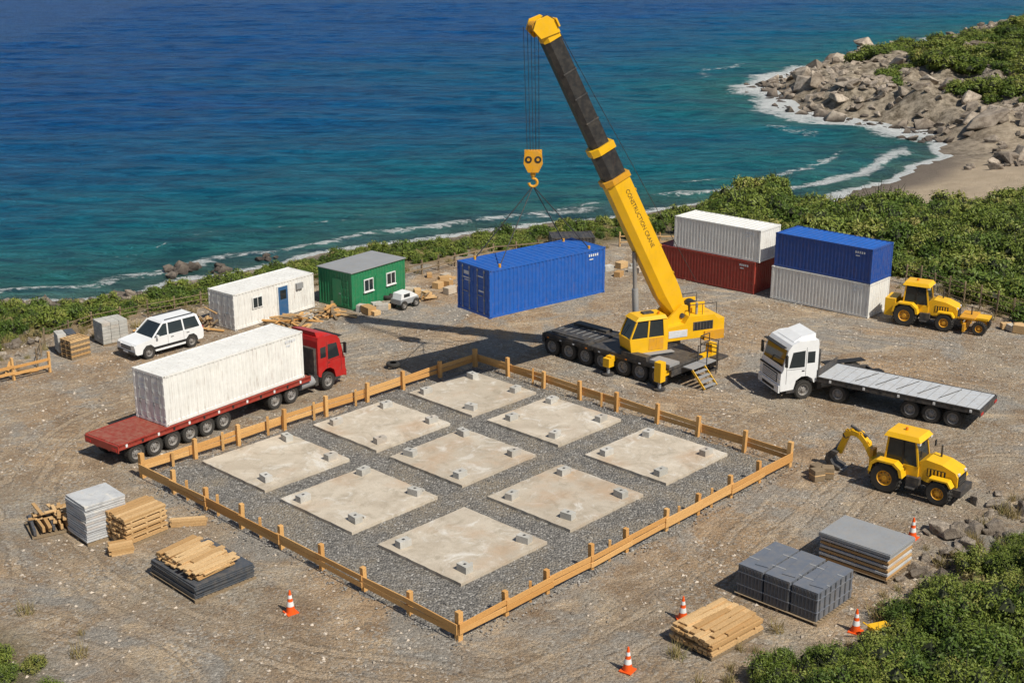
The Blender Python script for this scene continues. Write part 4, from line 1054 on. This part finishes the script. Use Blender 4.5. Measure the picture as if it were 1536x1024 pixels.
for x,y,dv,z,yd,no in zip(X_,Y_,D_,Z_,YD,NO):
    lim=6.5+2.5*float(ss(-20,-8,x))*(1-float(ss(17,24,x)))
    if yd<.9 or dv<lim+(no-.45)*5 or y<78: continue
    if x>27 and y>124+no*8: continue
    if x>60 and y<80: continue
    s=random.uniform(.55,1.1)*(.75+.65*no)*(1.4 if x>20 else 1.0)
    if x<18: s*=.92
    if dv<14 and x<18: s*=.85
    if yd<2.5: s*=.8
    if no<.28 and random.random()<.5: 
        if random.random()<.6: inst(random.choice(BD),veg,x,y,z-.05,s*.6,(0,0,random.uniform(0,6)),'dry_shrub')
        continue
    key=(round(x/(1.1)),round(y/(1.1)))
    if key in used: continue
    used[key]=1
    inst(random.choice(BA) if random.random()<.9 else random.choice(BD),veg,x,y,z-.1,(s*random.uniform(.85,1.2),s*random.uniform(.85,1.2),s*random.uniform(.7,1.3)),(0,0,random.uniform(0,6)),'shrub')
n=7500; X_=rng.uniform(40,170,n);Y_=rng.uniform(125,370,n);D_=coastd(X_,Y_);Z_=height(X_,Y_,D_);NO=fbm(X_/9,Y_/9,3,13)
hv=group('headland_scrub')
for x,y,dv,z,no in zip(X_,Y_,D_,Z_,NO):
    if y<185:
        if dv<18 or no<.48 or random.random()<.65: continue
        inst(random.choice(BA+BD),hv,x,y,z-.1,random.uniform(.4,.9),(0,0,random.uniform(0,6)),'shrub'); continue
    if dv<11 or (dv<22 and no<.45) or no<.22: continue
    s=random.uniform(1.1,2.4); inst(random.choice(BA),hv,x,y,z-.2,(s,s,s*.8),(0,0,random.uniform(0,6)),'shrub')
fv=group('foreground_shrubs')
n=1500; X_=rng.uniform(6,34,n);Y_=rng.uniform(35,62,n);YD=-polysdf(X_,Y_,YARD);Z_=height(X_,Y_)
used={}
for x,y,z,yd in zip(X_,Y_,Z_,YD):
    if yd<.9: continue
    if y>50.5 and x<24.5 and yd<3.2 and random.random()<.75: continue
    key=(round(x/1.1),round(y/1.1))
    if key in used: continue
    used[key]=1
    s=random.uniform(.5,.85)*(1+.55*float(ss(1.5,5,yd)))
    inst(random.choice(BF) if random.random()<.93 else random.choice(BD),fv,x,y,z-.1,(s,s,s*random.uniform(.85,1.35)),(0,0,random.uniform(0,6)),'shrub')
for k in range(90):
    x=random.uniform(-27,-15.5);y=random.uniform(37,47.5)
    if -polysdf(np.array([x]),np.array([y]),YARD)[0]<.5: continue
    inst(random.choice(BF),fv,x,y,gz(x,y)-.1,random.uniform(.35,.65),(0,0,random.uniform(0,6)),'shrub')
gt=group('grass_tufts')
n=3400; X_=rng.uniform(-40,45,n);Y_=rng.uniform(38,125,n);YD=polysdf(X_,Y_,YARD);Z_=height(X_,Y_);D_=coastd(X_,Y_)
for x,y,z,yd,dv in zip(X_,Y_,Z_,YD,D_):
    if dv<4 or yd>2.6 or yd<-5: continue
    if yd>0 and random.random()<yd/2.6*.8: continue
    inst(random.choice(TU),gt,x,y,z,random.uniform(.6,1.5),(0,0,random.uniform(0,6)),'tuft')

# ------------------------------------------------------------------ loose stones (one mesh each)
def stones(name,n,fx,s0,s1,mat,zoff=0):
    V=[];F=[];Rn=[]
    base=[Vector(p) for p in ((1,0,0),(-1,0,0),(0,1,0),(0,-1,0),(0,0,1),(0,0,-1))]
    tri=((0,2,4),(2,1,4),(1,3,4),(3,0,4),(2,0,5),(1,2,5),(3,1,5),(0,3,5))
    for (x,y,z) in fx(n):
        s=s0+(s1-s0)*random.random()**3; a=random.uniform(0,6.3);ca,sa=math.cos(a),math.sin(a); o=len(V)
        for p in base:
            j=Vector(((p.x+random.uniform(-.3,.3))*s,(p.y+random.uniform(-.3,.3))*s*.8,(p.z+random.uniform(-.2,.2))*s*.6))
            V.append((x+j.x*ca-j.y*sa,y+j.x*sa+j.y*ca,z+j.z+zoff+s*.2))
        r=random.random()
        for t in tri: F.append([o+q for q in t]);Rn.append(r)
    me=bpy.data.meshes.new(name); me.from_pydata(V,[],F); me.materials.append(mat)
    at=me.attributes.new('rnd','FLOAT','FACE'); at.data.foreach_set('value',Rn); me.update()
    ob=bpy.data.objects.new(name,me); scene.collection.objects.link(ob)
m,nt,N,L,b=newmat('loose_stone'); L.new(mix(N,L,attr(N,'rnd'),(.17,.14,.11),(.56,.48,.39)),b.inputs['Base Color']); b.inputs['Roughness'].default_value=.9; STN=m
m,nt,N,L,b=newmat('grey_stone'); L.new(mix(N,L,attr(N,'rnd'),(.09,.086,.08),(.36,.345,.32)),b.inputs['Base Color']); b.inputs['Roughness'].default_value=.9; STG=m
def fyard(n):
    x=rng.uniform(-36,36,n*2);y=rng.uniform(40,105,n*2); k=(polysdf(x,y,YARD)>-3)&(polysdf(x,y,PADP)<0)&(vn(x/4,y/4,91)>.35)
    x=x[k][:n];y=y[k][:n]; return list(zip(x,y,height(x,y)))
stones('loose_stones',17000,fyard,.02,.12,STN)
def fpad(n):
    a=rng.uniform(-.7,LE1+.7,n);bq=rng.uniform(-.7,LE2+.7,n); out=[]
    for p,q in zip(a,bq):
        if any(s-.05<p<s+5.4 for s in (3,10,16.95)) and any(s-.05<q<s+5.3 for s in (3,9.95,16.4)) : continue
        x,y=pad(p,q); out.append((x,y,.05))
    return out
stones('pad_gravel_stones',18000,fpad,.025,.08,STG)

# ------------------------------------------------------------------ light, sky, camera
sv=Vector((.71*math.cos(R(50)),-.70*math.cos(R(50)),math.sin(R(50)))).normalized()
sl=bpy.data.lights.new('sun','SUN'); sl.energy=5.0; sl.angle=R(.5); sl.color=(1,.94,.83)
so=bpy.data.objects.new('sun',sl); scene.collection.objects.link(so); so.rotation_euler=sv.to_track_quat('Z','Y').to_euler(); so.location=(60,-30,80)
w=bpy.data.worlds.new('World'); scene.world=w; w.use_nodes=True; nt=w.node_tree
sk=nt.nodes.new('ShaderNodeTexSky'); sk.sky_type='NISHITA'; sk.sun_disc=False; sk.sun_elevation=R(50); sk.sun_rotation=math.atan2(sv.x,sv.y)
nt.links.new(sk.outputs[0],nt.nodes['Background'].inputs['Color']); nt.nodes['Background'].inputs['Strength'].default_value=.078
cam=bpy.data.cameras.new('camera'); co=bpy.data.objects.new('camera',cam); scene.collection.objects.link(co)
co.location=(0,0,27); co.rotation_euler=(R(90-17.98),0,0); cam.lens=47.1; cam.sensor_width=36; cam.clip_end=20000; cam.clip_start=.5
scene.camera=co
scene.view_settings.view_transform='Standard'; scene.view_settings.look='None'; scene.view_settings.exposure=0; scene.view_settings.gamma=1
